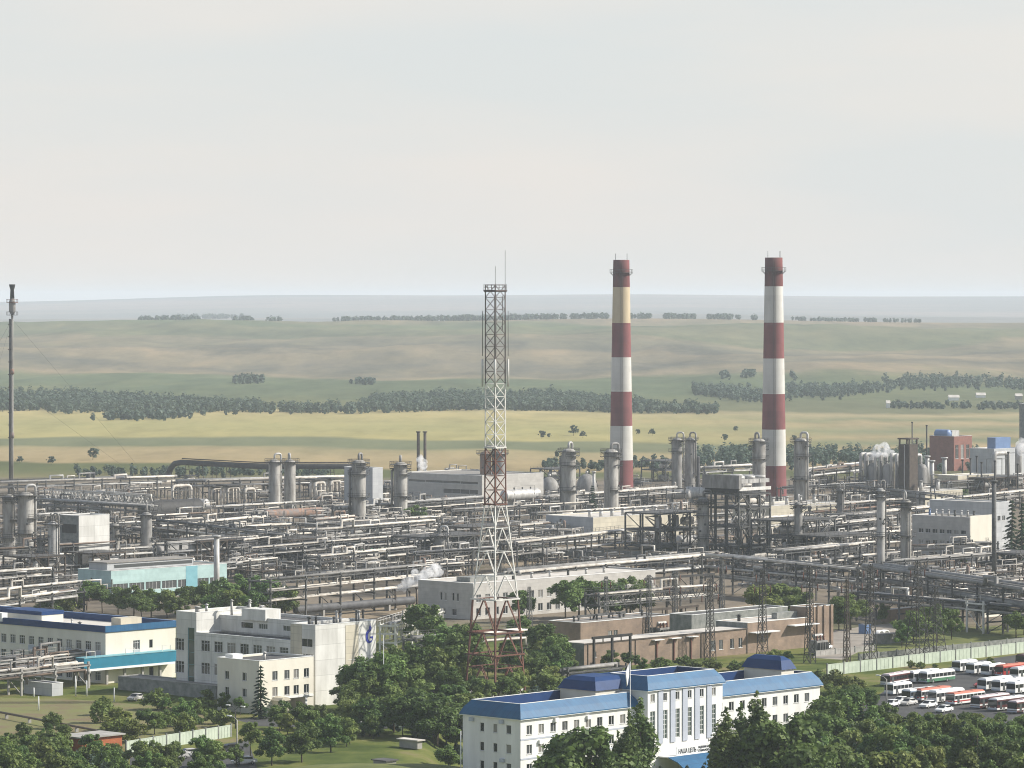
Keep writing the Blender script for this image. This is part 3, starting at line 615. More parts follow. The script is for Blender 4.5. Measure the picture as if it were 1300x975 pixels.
# ---- turquoise hall ----
G,L,W,h=building('workshop_hall','pale turquoise hall with ribbon windows and a raised roof lantern','workshop',(141,725),762,288,99)
fr=[(.6+i*(L-1)/7,.9+1.2,(L-1)/7-.5,2.1,'strip') for i in range(7)]
shell(G,L,W,h,'aqua',fr,(),roofm='roofg',drop=.15)
boxes(G,'accent_strip','aquad',[(L*.64,L*.74,-.06,-.004,.02,h-.01)])
mz=9.6; m0=2.5; b=MB(); b.box(m0-1.5,L*.76,W*.2,W*.75,h-.02,mz); lt=b.build('roof_lantern',M['greyp'],G); boxes(G,'lantern_roof','roofg',[(m0-1.8,L*.765,W*.18,W*.78,mz+.003,mz+.25)],lt); boxes(G,'lantern_glazing','glassm',[(m0+1,L*.75,W*.2-.06,W*.2-.004,h+.5,mz-.5)],lt)
def stack(name,label,cat,px,pyt,pyb,w,m='alu',cap=True,cone=False):
    P=at(px,pyb); s=scale_at(pyb); h=(pyb-pyt)/s; r=w/2/s
    o=empty(name,P,0,label,cat); b=MB(); b.cyl((0,0,0),(0,0,h),r*1.05,r*.95,n=12); b.build('shaft',M[m],o)
    if cap: c=MB(); c.cyl((0,0,h),(0,0,h+.5),r*1.5,n=12); c.build('cap',M[m],o)
    f=MB(); f.cyl((0,0,0),(0,0,.5),r*1.6,n=10); f.build('base',M['concrete'],o)
    return o
stack('vent_stack','slim pale grey vent stack at the right end of the turquoise hall','stack',275,682,768,7.5,'alu')

# ---- grey house and long white-roofed building behind the mast ----
K,L,W,h=building('laboratory_building','grey two storey gable-less block with pale long wing behind the lattice mast','building',(600.5,741),787,832,531)
lf=[(W*.48,4.4,.7,2.0,'w1'),(W*.56,4.4,.7,2.0,'w1'),(W*.34,4.4,.7,2.0,'w1'),(W*.26,4.4,.7,2.0,'w1'),(W*.3,.8,1.6,1.6,'w2'),(W*.5,.8,1.6,1.6,'w2'),(W*.62,.2,1.3,2.3,'door')]
n=int(L/3.3); fr=grid(1.2,(L-1)/n,n,4.3,1.7,1.9,'w2')+grid(1.2,(L-1)/n,n,.9,1.7,1.9,'w2')
shell(K,L,W,h,'greywall',fr,lf,roofm='roofl',drop=.3,mw2='greywall')
boxes(K,'roof_hatch','dconc',[(6,16,W*.35,W*.6,h-.25,h+.9)]); 
for i in range(6): vent(K,L*(.3+.1*i),W*.3,h-.3,1.2,.35,R.choice(['alu','steel']))

# ---- brick workshops by the substation ----
H1,L,W,h=building('brick_workshop','long tan brick workshop with pale flat roof and three lamp brackets','workshop',(741.5,817),851,950,711)
fr=[(L*a,1.5,1.35,2.2,'w2') for a in (.765,.815,.885,.938)]+[(L*.05,2.6,1.2,1.2,'w1'),(L*.16,2.6,1.2,1.2,'w1')]
shell(H1,L,W,h,'brick',fr,(),roofm='roofl',drop=0,mw2='dconc')
boxes(H1,'eaves_band','steelb',[(-.12,L+.1,-.14,-.01,h-.28,h-.02)])
for a in (.40,.505,.61):
    boxes(H1,'lamp_bracket','trim',[(L*a,L*a+3.2,-1.0,-.03,h-.75,h-.60)]); boxes(H1,'downpipe','mred',[(L*a+1.4,L*a+1.7,-.3,-.02,.02,h-.8)])
for a in (.02,.3,.7): boxes(H1,'downpipe','steelb',[(L*a,L*a+.15,-.16,-.015,0,h-.3)])
H2,L,W,h=building('brick_workshop','taller brick workshop block with white roof and grey upper side wall','workshop',(949,791),829.8,1040,909)
shell(H2,L,W,h,'brick',(),(),roofm='roofl',drop=.1,mw2='dconc')
boxes(H2,'canopy','trim',[(.5,9,-2.2,-.03,h-2.3,h-2.1)]); boxes(H2,'canopy','trim',[(L*.55,L*.9,-2.2,-.03,h-1.5,h-1.3)]); vent(H2,3,5,h,1.2,.4,'dsteel'); boxes(H2,'roof_hatch','dconc',[(L*.55,L*.95,3,W*.5,h-.05,h+1.3)])
H3,L,W,h=building('brick_block','square brick block with tall pilasters at the workshop end','workshop',(1026,771),822,1058,1003)
shell(H3,L,W,h,'brick',(),(),roofm='roofg',drop=.3)
for a in (.1,.36,.62,.9): boxes(H3,'pilaster','brick',[(L*a-.3,L*a+.3,-.35,-.01,0,h+.2)])
H4,L,W,h=building('substation_house','grey roofed brick substation house behind long workshop','substation',(737,791),824,852,697)
fr=[(L*.3,1.6,1.4,2.0,'w2'),(L*.36,1.6,1.4,2.0,'w2'),(L*.75,.4,2.5,3,'door')]
shell(H4,L,W,h,'brick',fr,(),roofm='roofg',drop=.15)
for i in range(4): vent(H4,L*(.1+.25*i),W*.5,h-.1,1.0,.3,'steel')
H5,L,W,h=building('workshop_hall','low dark grey flat roofed hall behind the taller brick workshop','workshop',(878,781),820,1000,850)
shell(H5,L,W,h,'dconc',(),(),roofm='roofd',drop=.2)

# ---- buildings inside the works ----
def plant(label,pc,pyg,pxr,pxl,wm='beige',roofm='roofl',front=None,left=None,name='process_building',cat='building',drop=.25,W=None,mw2=None):
    o,L,Wd,h=building(name,label,cat,pc,pyg,pxr,pxl,W=W)
    fr=front(L,h) if front else []; lf=left(Wd,h) if left else []
    shell(o,L,Wd,h,wm,fr,lf,roofm=roofm,drop=drop,mw2=mw2); return o,L,Wd,h
B1,L,W,h=plant('long low beige panel hall with grey end wall among process columns',(753,657),686,884,693,mw2='greyp')
for i in range(9): vent(B1,L*(.05+.105*i),W*.18,h-.25,2.2,.6,'alu')
B2,L,W,h=plant('beige panel hall with roof vents right of the cooler structure',(978,642.5),672,1065,930)
for i in range(4): vent(B2,L*(.2+.2*i),W*.3,h-.25,2.6,.6,'alu')
B3,L,W,h=plant('beige corrugated compressor hall with grey left side and tall dark stack behind',(1174.5,624),650,1222,1125,mw2='greyp')
b3=B3
for a in (.25,.7): vent(B3,L*a,W*.35,h-.2,3.6,.7,'alu')
B3b,_,_,_=plant('long pale low hall running on right of the compressor hall',(1216,604),640,1262,1190,'beige','roofl')
def ribbons(W,h): return [(1.5+i*2.7,z,1.9,1.3,'w2') for z in (h*.60,h*.34) for i in range(int((W-3)/2.7))]+[(1.5+i*5.4,.5,3.4,1.7,'w2') for i in range(int((W-3)/5.4))]
B4,L,W,h=plant('three storey works office with window ribbons and cream end panel',(1231,657),712,1263,1158,'greywall','roofg',left=ribbons)
boxes(B4,'end_panel','cream',[(.2,L-.1,-.12,-.01,h*.42,h+.5)]); 
for i in range(8): vent(B4,L*.4,W*(.1+.11*i),h-.3,1.8,.35,R.choice(['alu','steel','blueg']))
B4b,_,_,_=plant('upper flat roofed beige office rear of the window ribbon block',(1264,638),700,1284,1180,'greyp','roofl',front=lambda L,h:[(1+i*2.5,h*.62,1.6,1.6,'w2') for i in range(int((L-2)/2.5))])
B5,L,W,h=plant('wide pale factory hall with long dark window band near the steam plume',(612,604),648,690,508,'greywall','roofg',left=lambda W,h:[(W*.05,h*.45,W*.42,1.8,'strip'),(W*.05,h*.74,W*.85,1.0,'strip')])
B6,L,W,h=plant('plain windowless grey box building behind tall grey columns',(473,594),652,486,437,'greyp','roofg')
B7,L,W,h=plant('red brick boiler house with pale trimmed windows on the right skyline',(1211,554),598,1234,1180,'redbrick','roofg',front=lambda L,h:[(L*.08+i*L*.3,h*.35,L*.17,h*.4,'w3') for i in range(3)])
bb=MB(); bb.hcyl((L*.2,W*.35,h+1.0),(L*.2,W*.85,h+1.0),2.0); bb.build('roof_tank',M['blueg'],B7); boxes(B7,'roof_house','alu',[(L*.3,L*.7,W*.3,W*.5,h-.2,h+2.5)])
B8,L,W,h=plant('tall narrow dark slab tower at the right edge',(1330,513),590,1345,1294,'dconc','roofd',W=None)
B9,L,W,h=plant('low pale grey sheds with dark box roof house on the far right',(1262,570),605,1300,1231,'greyp','roofl')
boxes(B9,'roof_house','blueg',[(L*.1,L*.6,-.5+W*.1,W*.4,h-.2,h+5)])
B10,L,W,h=plant('dark boxy cooler house with pale upper wall left of the turquoise hall',(100,655),735,139,76,'panel','roofd',mw2='dconc')
boxes(B10,'louvre_band','dsteel',[(.2,L-.2,-.1,-.01,.5,h*.42)]); boxes(B10,'louvre_band','dsteel',[(-.1,-.01,1,W-1,h*.72,h*.86)]); boxes(B10,'louvre_band','dsteel',[(-.1,-.01,1,W-1,h*.40,h*.52)])
B11,L,W,h=plant('flat rusty roofed store in the yard behind the white-roofed wing',(800,700),716,870,655,'dconc','soil',drop=0)
# long low white wall-like building in front of the mast
Lw,L,W,h=plant('long low white garage with white coping near the mast foot',(541,888),902,664,490,'white','roofl',name='garage',drop=.2)
# small orange brick hut and other small huts
Oh,L,W,h=plant('small orange brick hut with grey lean-to roof at bottom left edge',(104,938),955,155,93,'orangetile','roofg',name='brick_hut',cat='hut',drop=0,W=6)
boxes(Oh,'roof_slab','concrete',[(-.4,L+.4,-.5,6.4,h+.006,h+.25)])
Sh,L,W,h=plant('small pale stone shelter with sloping slab roof on lawn',(530,941),951,536,507,'concrete','concrete',name='shelter',cat='hut',drop=0)
boxes(Sh,'roof_slab','roofl',[(-.4,L+.4,-.4,W+.4,h+.006,h+.2)])
Sh2,L,W,h=plant('tiny dark roofed concrete hut at bottom of the lawn',(490,967),977,503,474,'concrete','roofd',name='shelter',cat='hut',drop=0)
boxes(Sh2,'roof_slab','roofd',[(-.3,L+.3,-.3,W+.3,h+.006,h+.2)])
Rs,L,W,h=plant('small grey shed under pipe bridge near left lawn',(66,868),884,80,30,'greyp','roofd',name='shed',cat='shed',drop=.1)
# ================= chimneys, flare, mast =================
def chimney(label, px, pyg, bounds, mats, w0, w1, soot=False):
    s=scale_at(pyg); P=at(px,pyg); zs=[H-(y-HY)/s for y in bounds]; zt=zs[0]; r0=w0/2/s; r1=w1/2/s
    rad=lambda z: r0+(r1-r0)*max(0,min(1,z/zt))
    o=empty('chimney',P,0,label,'chimney'); b=MB(); prof=[]; ms=[]
    for i in range(len(zs)-1,0,-1):
        za,zb=zs[i],zs[i-1]
        for k in range(3): prof.append((rad(za+(zb-za)*k/3),za+(zb-za)*k/3)); ms.append(mats[i-1])
    prof.append((rad(zt),zt)); prof.append((rad(zt)-.35,zt)); prof.append((rad(zt)-.4,zt-6)); ms+=[4,4]
    b.lathe(prof,n=40,mats=ms,caps=False)
    b.build('shaft',[M['cred'],M['cwhite'],M['ctan'],M['csoot'],M['blackish']],o)
    def gallery(z,ext=1.3):
        r=rad(z); g=MB(); g.lathe([(r,z-.12),(r+ext,z-.12),(r+ext,z+.04),(r,z+.04)],n=28,caps=False,sm=False)
        for k in range(14):
            t=2*PI*k/14; x,y=math.cos(t),math.sin(t); g.bar(((r+ext)*x,(r+ext)*y,z),((r+ext)*x,(r+ext)*y,z+1.3),.09); g.bar((r*x,r*y,z-1.3),((r+ext)*x,(r+ext)*y,z-.1),.1)
        g2=MB()
        for zz in (.65,1.3): g2.tube([((r+ext)*math.cos(2*PI*k/28),(r+ext)*math.sin(2*PI*k/28),z+zz) for k in range(29)],.06,n=4)
        d=g.build('gallery',M['steel'],o); g2.build('railing',M['steel'],d)
    gallery(zt-5.2)
    l=MB()
    for dx in (-.3,.3): l.tube([(math.sin(PI*.9)*0+dx,-(rad(z)+.25),z) for z in (0.1,zt*.5,zt-1)],.06,n=4)
    l.build('ladder',M['steelb'],o)
    rr=MB(); z=zt+.0
    for k in range(4): t=PI/4+k*PI/2; rr.bar((r1*math.cos(t),r1*math.sin(t),zt),(r1*math.cos(t),r1*math.sin(t),zt+2.6),.09)
    rr.build('lightning_rod',M['steel'],o)
    cl=MB(); cl.lathe([(r0+.25,.0),(r0+.25,2.2),(r0,2.6)],n=32,caps=False); cl.build('plinth',M['concrete'],o)
    return o
chimney('red and white banded chimney with a yellow-stained white band near its top',788.8,629,[330,364.5,410,453.5,497,540.5,584,629],[3,2,0,1,0,1,0],31,20.5)
chimney('taller red and white banded chimney with clean white bands and sooty top',982.3,638,[327,363.5,409.5,455,500,545,591,638],[3,1,0,1,0,1,0],33,22.2)

P=at(15.5,632); s=scale_at(632); ht=(632-361)/s
fl=empty('flare_stack',P,0,'slender grey flare stack with dark burner tip and thin guy wires','flare stack')
z=lambda py: H-(py-HY)/s
b=MB(); b.lathe([(.5,0),(.5,z(520)),(.45,z(405)),(.45,z(400))],n=12); b.build('riser',M['colw'],fl)
b=MB(); b.lathe([(.5,z(400)),(1.35,z(395)),(1.35,z(384)),(.9,z(379))],n=14); b.build('seal_drum',M['alud'],fl)
b=MB(); b.lathe([(.9,z(379)),(.75,z(368)),(1.2,z(363)),(1.25,z(361)),(1.0,z(361))],n=12); b.build('burner_tip',M['blackish'],fl)
for py,m_ in ((384,'mred'),(400,'steel')):
    b=MB(); r=2.3; b.lathe([(.5,z(py)-.1),(r,z(py)-.1),(r,z(py)+.1),(1.2,z(py)+.1)],n=14,caps=False,sm=False)
    for k in range(10): t=2*PI*k/10; b.bar((r*math.cos(t),r*math.sin(t),z(py)),(r*math.cos(t),r*math.sin(t),z(py)+1.3),.1)
    b.tube([(r*math.cos(2*PI*k/14),r*math.sin(2*PI*k/14),z(py)+1.3) for k in range(15)],.09,n=4); b.build('platform',M[m_],fl)
for py in (475,556): b=MB(); b.lathe([(.5,z(py)),(.85,z(py)),(.85,z(py)+2.2),(.5,z(py)+2.2)],n=12); b.build('band',M['rust'],fl)
b=MB(); b.tube([(-.95,-.1,.2),(-.9,-.1,z(405))],.42,n=6); b.build('pilot_pipe',M['piped'],fl)
for py in range(412,560,16): b=MB(); b.box(-1.7,-.4,-.5,.3,z(py),z(py)+.3); b.build('bracket',M['steelb'],fl)
for k in range(3):
    t=2*PI*k/3+.3; b=MB()
    for py in (405,490): b.cyl((0,0,z(py)),(62*math.cos(t),62*math.sin(t),.1),.035,n=4)
    b.build('guy_wire',M['steel'],fl)

def lattice(b, c0, c1, w0, w1, z0, z1, n, leg=.16, br=.09, m=0, kx=True):
    """square lattice section between z0 and z1 (half widths w0,w1)"""
    q=[(-1,-1),(1,-1),(1,1),(-1,1)]
    pt=lambda k,t: Vector((q[k][0]*(w0+(w1-w0)*t),q[k][1]*(w0+(w1-w0)*t),z0+(z1-z0)*t))
    for k in range(4): b.bar(pt(k,0),pt(k,1),leg,m)
    for i in range(n):
        t0,t1=i/n,(i+1)/n
        for k in range(4):
            j=(k+1)%4
            if kx: b.bar(pt(k,t0),pt(j,t1),br,m); b.bar(pt(j,t0),pt(k,t1),br,m)
            else:
                mid=(pt(k,t1)+pt(j,t1))/2; b.bar(pt(k,t0),mid,br,m); b.bar(pt(j,t0),mid,br,m)
            b.bar(pt(k,t1),pt(j,t1),br,m)
P=at(628.8,889); s=scale_at(889); z=lambda py: H-(py-HY)/s
mast=empty('lattice_mast',P,math.radians(45),'tall red and white steel lattice mast with aerials on top','mast')
k2=1/math.sqrt(2)*.5/s*1.0
hw=lambda wpx: wpx/2/s/math.sqrt(2)
secs=[(889,760,77,57,3,'mred',.30,.17,False),(760,640,57,27,4,'steelw',.24,.13,False),(640,568,27,25.5,4,'mred',.20,.11,True),(568,487,25.5,25,5,'steelw',.18,.10,True),(487,362,25,25,8,'mdark',.17,.10,True)]
for y0,y1,wa,wb,n,m_,lg,br,kx in secs:
    b=MB(); lattice(b,0,0,hw(wa),hw(wb),z(y0),z(y1),n,lg,br,0,kx); b.build('lattice_section',M[m_],mast)
def mplat(py,wpx,m_,rail=True):
    w=hw(wpx); b=MB()
    for i in range(4):
        a=[(-w,-w),(w,-w),(w,w),(-w,w)]; p=a[i]; q=a[(i+1)%4]; b.bar((*p,z(py)),(*q,z(py)),.28)
    b.build('platform',M[m_],mast)
    if rail:
        b=MB()
        for i in range(4):
            a=[(-w,-w),(w,-w),(w,w),(-w,w)]; p=Vector((*a[i],z(py))); q=Vector((*a[(i+1)%4],z(py)))
            for hh in (.6,1.2): b.bar(p+Vector((0,0,hh)),q+Vector((0,0,hh)),.06)
            for t in (0,.33,.66): r_=p.lerp(q,t); b.bar(r_,r_+Vector((0,0,1.25)),.07)
        b.build('railing',M[m_],mast)
mplat(760,62,'steelw',False); mplat(830,74,'mred',False); mplat(802,70,'mred',False); mplat(640,30,'mred',False); mplat(568,28,'steelw',False)
w=hw(29); b=MB(); b.box(-w,w,-w,w,z(370)-.1,z(370)+.1); b.build('platform',M['mdark'],mast); mplat(369,29,'mdark'); 
w=hw(25)
for (x,y,py0,py1) in ((w,-w,352,318),(-w,-w,358,338)): b=MB(); b.cyl((x,y,z(362)),(x,y,z(py1)),.05,n=5); b.build('aerial_rod',M['steel'],mast)
for py,hh in ((491,5.5),(452,9),):
    for k in range(4):
        t=PI/2*k+PI/4*0; a=[(1,-1),(-1,-1),(1,1),(-1,1)][k]; x,y=a[0]*(w+.42),a[1]*(w+.42); b=MB(); r_=.2 if hh<6 else .06
        b.cyl((x,y,z(py)),(x,y,z(py)+hh),r_,n=6)
        for q in (.2,.8): b.bar((a[0]*w,a[1]*w,z(py)+hh*q),(x,y,z(py)+hh*q),.08)
        b.build('aerial_panel',M['steelw' if hh<6 else 'steel'],mast)
for py in (395,420): 
    b=MB(); b.cyl((w+.9,.3,z(py)),(w+.9,.3,z(py)+3),.08,n=5); b.bar((w,.3,z(py)+.4),(w+.9,.3,z(py)+.4),.08); b.bar((w,.3,z(py)+2.4),(w+.9,.3,z(py)+2.4),.08); b.build('aerial_panel',M['steel'],mast)
b=MB()
for dx in (-.22,.22): b.bar((dx,0,0),(dx,0,z(375)),.06)
for i in range(60): zz=i*z(375)/60; b.bar((-.22,0,zz),(.22,0,zz),.04)
b.build('ladder',M['steel'],mast)
for a in ((-1,-1),(1,-1),(1,1),(-1,1)): b=MB(); w0=hw(77); b.box(a[0]*w0-.6,a[0]*w0+.6,a[1]*w0-.6,a[1]*w0+.6,-.3,.35); b.build('footing',M['concrete'],mast)

# ================= process columns =================
def column(px, yt, yb, wpx, label, m='colw', plats=(.97,.7), kind='dome', pipes=1, name='process_column', skirt=None, rz=None, group=None, cat='column', twin=0):
    P=at(px,yb); s=scale_at(yb); h=(yb-yt)/s; r=wpx/2/s
    o=empty(name,P,ANG if rz is None else rz,label,cat,group)
    hb=h-2.4; b=MB(); sk=h*.12
    prof=[(r*1.08,0),(r*1.02,sk),(r*1.02,sk+.05),(r,sk+.06)]
    prof+=[(r,sk+.3)]
    if kind=='dome': prof+=[(r,hb-r*.5-.3),(r,hb-r*.5),(r*.98,hb-r*.36),(r*.92,hb-r*.22),(r*.7,hb),(r*.35,hb+r*.13),(.02,hb+r*.17)]
    elif kind=='flat': prof+=[(r,hb),(r*.3,hb+.05),(.02,hb+.06)]
    elif kind=='cone': prof=[(r*1.15,0),(r*1.1,h*.5),(r*.9,h*.62),(r*.9,hb),(.02,hb+.3)]
    b.lathe(prof,n=18,caps=False)
    for t in (.3,.5,.72): zz=sk+(hb-sk)*t; b.ring(r*.99,r*1.03,zz,zz+.22)
    b.build('shell',M[m],o)
    if len(plats)>1 and h>15: plats=tuple(plats)+(.90,)
    for t in plats:
        zz=sk+(hb-sk)*t; e=1.45; g=MB(); a0=R.uniform(0,6); span=2*PI if t>.9 else PI*1.25; n=16 if t>.9 else 11
        ring=[(a0+span*i/n) for i in range(n+1)]
        for i in range(n):
            c0,s0,c1,s1=math.cos(ring[i]),math.sin(ring[i]),math.cos(ring[i+1]),math.sin(ring[i+1])
            g.quad((r*c0,r*s0,zz),((r+e)*c0,(r+e)*s0,zz),((r+e)*c1,(r+e)*s1,zz),(r*c1,r*s1,zz)); g.quad((r*c0,r*s0,zz-.14),((r+e)*c0,(r+e)*s0,zz-.14),((r+e)*c1,(r+e)*s1,zz-.14),(r*c1,r*s1,zz-.14))
            g.quad(((r+e)*c0,(r+e)*s0,zz-.14),((r+e)*c1,(r+e)*s1,zz-.14),((r+e)*c1,(r+e)*s1,zz+.05),((r+e)*c0,(r+e)*s0,zz+.05))
        q=g.build('platform',M['deck'],o); g=MB()
        for hh in (.55,1.1): g.tube([((r+e)*math.cos(a),(r+e)*math.sin(a),zz+hh) for a in ring],.07,n=4)
        for a in ring[::2]: g.bar(((r+e)*math.cos(a),(r+e)*math.sin(a),zz),((r+e)*math.cos(a),(r+e)*math.sin(a),zz+1.15),.06); g.bar((r*math.cos(a),r*math.sin(a),zz-1.0),((r+e)*math.cos(a),(r+e)*math.sin(a),zz-.1),.08)
        g.build('railing',M['dsteel'],q)
    # ladder with cage, overhead line, nozzles
    a=R.uniform(2.6,4.0); c,s_=math.cos(a),math.sin(a); g=MB()
    for d in (-.25,.25): g.bar(((r+.35)*c-d*s_,(r+.35)*s_+d*c,.5),((r+.35)*c-d*s_,(r+.35)*s_+d*c,hb+.8),.06)
    for i in range(int(hb/1.2)): g.bar(((r+.75)*c+.3*s_,(r+.75)*s_-.3*c,1.5+i*1.2),((r+.75)*c-.3*s_,(r+.75)*s_+.3*c,1.5+i*1.2),.05)
    g.build('ladder',M['steel'],o)
    for i in range(pipes):
        a=R.uniform(-1.6,1.2)+i*2.2; c,s_=math.cos(a),math.sin(a); pr=max(.14,r*.17); k=(r+pr+.25); g=MB()
        g.tube([(0,0,hb-.1),(0,0,h-.7),(.12*k*c,.12*k*s_,h-.25),(.3*k*c,.3*k*s_,h),(.72*k*c,.72*k*s_,h),(.92*k*c,.92*k*s_,h-.25),(k*c,k*s_,h-.8),(k*c,k*s_,h*R.uniform(.1,.5))] if i==0 else [(r*.9*c,r*.9*s_,h*.8),(k*c,k*s_,h*.8-.2),(k*c,k*s_,.4)],pr,n=7); g.build('overhead_pipe',M[R.choice(['alu','alud','pipeg'])],o)
    g=MB()
    for i in range(4):
        t=R.uniform(0,6.3); zz=R.uniform(sk+1,hb-1); g.cyl((r*.9*math.cos(t),r*.9*math.sin(t),zz),((r+.6)*math.cos(t),(r+.6)*math.sin(t),zz),.22,n=7); g.cyl(((r+.5)*math.cos(t),(r+.5)*math.sin(t),zz),((r+.62)*math.cos(t),(r+.62)*math.sin(t),zz),.36,n=8)
    g.build('nozzle',M['steel'],o)
    return o
cols=[
 (12,619,706,15,'wide grey column at far left of the works, first of three','colw',(.97,.55,.2)),
 (33,616,716,20,'widest grey column on left, with bright seam and curved top pipe','colw',(.97,.6,.35,.12),),
 (67,652,745,13,'plain shiny grey column right of the three-column left group','alu',(.97,)),
 (51,672,745,8,'thin short beige column between two wide left columns','alud',(.97,.6)),
 (146,655,725,12,'squat grey column with double platforms right of the cooler house','colw',(.97,.75,.3)),
 (186,641,724,14,'dark weathered column with side standpipes behind turquoise hall','alud',(.97,.5)),
 (348.5,576,657,15,'left column of the far twin pair with rounded heads','colw',(.97,)),
 (368,576,656,14.5,'right column of the far twin pair with rounded heads','colw',(.97,)),
 (455.5,576,672,18,'thick grey ringed column left of the second steam vent','colw',(.97,.78,.4)),
 (508.5,579,668,17.5,'thick grey ringed column just left of twin thin smoke pipes','colw',(.97,.8,.4)),
 (616.5,566,645,14.5,'rusty brown column directly behind the lattice mast','rust',(.97,)),
 (634,566,645,14.5,'grey column beside the rusty one behind the mast','alud',(.97,)),
 (559,668,724,15,'short bluish grey column in the dark unit left of mast','alud',(.97,)),
 (722,562,662,18.5,'tall grey column with two platforms right of mast','colw',(.97,.75,.35)),
 (776,563,660,18.5,'tall grey column standing before the left striped chimney','colw',(.97,.75,.35)),
 (859.5,549,631,13,'left column of the slender pair between the striped chimneys','alud',(.97,.75)),
 (876,549,628,13,'right column of the slender pair between the striped chimneys','alud',(.97,)),
 (893,622,716,15,'wide pale grey column left of the tall cooler frame','colw',(.95,.7,.3)),
 (963.5,550,640,17,'grey column with many stacked platforms before the right striped chimney','colw',(.97,.82,.66)),
 (1016.5,549,655,17.5,'tall grey column immediately right of the right striped chimney','colw',(.97,.75,.4)),
 (1013.5,628,722,10.5,'rusty beige thin column beneath the tall one right of chimney','alud',(.97,.6,.3)),
 (1066.5,612,684,8,'short ochre column at the end of beige panel hall','alud',(.97,)),
 (1118,610,735,10.5,'tall narrow pale column left of the red-white cabinet','alu',(.97,.4)),
 (1150,624,738,14,'wide pale column with rusty drips next to works office','colw',(.97,.5)),
]
for i,c_ in enumerate(cols):
    px,yt,yb,w_,lab,m_,pl=c_
    o=column(px,yt,yb,w_,lab,m_,pl,pipes=2 if i in (1,5,8,9,13,14) else 1,group='process columns')
# dark slim tower by slender pair
column(886,572,628,5,'thin dark pipe column right of the slender column pair','piped',(.5,),pipes=0)
# big square brick stack and thin stacks on the right
P=at(1153,648); s=scale_at(648); hh=(648-556)/s; bk=empty('square_stack',P,ANG,'square dark brown stack with flat hood above the compressor hall','stack')
b=MB(); b.box(-2.6,2.6,-2.6,2.6,0,hh-2.4); b.build('shaft',M['steelb'],bk); b=MB()
for x in (-2.3,2.3):
    for y in (-2.3,2.3): b.bar((x,y,hh-2.4),(x,y,hh-.5),.5)
b.build('hood_leg',M['steelb'],bk); b=MB(); b.box(-2.9,2.9,-2.9,2.9,hh-.5,hh); b.build('hood',M['steelb'],bk); b=MB(); b.bar((-2.72,-.3,0.5),(-2.72,-.3,hh-2.6),.25); b.build('pipe',M['alu'],bk)
for px,yt,yb,w_,m_,lab in ((1158,537,620,1.6,'dsteel','thin dark rod stack rising behind the square stack'),(1176.5,541,610,2.0,'dsteel','thin dark stack left of the red brick boiler house'),(531,549,612,4,'steelb','left of two thin brown smoke pipes above steam'),(539.5,549,612,4,'steelb','right of two thin brown smoke pipes above steam'),(1165.5,612,742,0,'',''),(1262,612,745,6,'steel','tall square grey post at right of the works office'),(1032,586,640,1.4,'dsteel','thin black vent pipe right of the right chimney'),(754,600,640,4,'alu','short pale pipe stack between the storage domes')):
    if m_: stack('stack',lab,'stack',px,yt,yb,w_,m_)
for i,(px,yt) in enumerate(((1232,583),(1240,580),(1246,588),(1263,586),(1280,575),(1222,585),(1292,590))):
    o=stack('vent_pipe',None,'vent pipe',px,yt,632+R.uniform(-6,10),2.2,'dsteel'); auto(o,'thin dark vent pipe','thin dark vent pipes','vent pipe','dark vent pipes on the right')

# ---- domed tanks ----
def dome(px,yb,wpx,hpx,label):
    P=at(px,yb); s=scale_at(yb); r=wpx/2/s; h=hpx/s; o=empty('domed_tank',P,0,label,'tank',None); b=MB()
    prof=[(r,0),(r,h*.35)]+[(r*math.cos(t),h*.35+h*.65*math.sin(t)) for t in (.3,.6,.9,1.2,1.5)]+[(.02,h)]
    b.lathe(prof,n=26,caps=False); b.build('shell',M['alud'],o); c=MB(); c.cyl((0,0,h-.1),(0,0,h+1.0),.6,n=8); c.build('vent',M['alu'],o); g=MB()
    g.tube([(r*1.02*math.cos(t),-r*1.02*math.sin(t)*0-0.3,h*.35+h*.66*math.sin(t)) for t in (.1,.5,.9,1.3,1.57)],.15,n=5); g.build('stair',M['steel'],o)
dome(697.5,633,26,28,'middle grey domed tank right of the lattice mast')
dome(745,630,27,29,'right grey domed tank before the left striped chimney')
dome(655,636,28,26,'left grey domed tank half hidden by the lattice mast')

# ---- horizontal drums, exchangers, loops, manifolds ----
def drum(px,py,z0,Lm,r,label,d=U,m='alud',leg=True):
    P=at(px,py); a=math.atan2(d.y,d.x); o=empty('horizontal_drum',P,a,label,'drum'); b=MB(); b.hcyl((0,0,z0),(Lm,0,z0),r,n=16); b.build('shell',M[m],o)
    for t in (.22,.78): c=MB(); c.box(Lm*t-.3,Lm*t+.3,-r*.8,r*.8,0,z0-r*.62); c.build('saddle',M['concrete' if leg else 'steel'],o)
    c=MB()
    for t in (.3,.55,.8): c.cyl((Lm*t,0,z0+r*.9),(Lm*t,0,z0+r+.7),.28,n=8)
    c.build('nozzle',M['steel'],o)
    g=MB()
    for t in (.2,.8): g.bar((Lm*t,-r,z0),(Lm*t,-r,z0+r+1.3),.08)
    g.bar((Lm*.2,-r,z0+r+1.3),(Lm*.8,-r,z0+r+1.3),.08); g.build('railing',M['steel'],o); return o
drum(183,662,3.8,26,3.6,'huge dark stained horizontal drum in left works under the pipes',U,'dsteel')
drum(240,650,3.0,8,2.2,'short pale horizontal drum right of the big dark one',U*.2-V,'alu')
drum(337,668,4,27,1.75,'rusty banded horizontal drum below the far twin columns',U,'rust')
drum(640,655,7.5,18,2.1,'pale horizontal drum on legs right of the lattice mast',U,'alu')
drum(846,640,4,10,1.9,'shiny horizontal drum below the slender column pair',U*.3-V,'alu')
drum(872,638,4,8,2.3,'second shiny fat drum right of the other shiny one',U*.3-V,'alu')
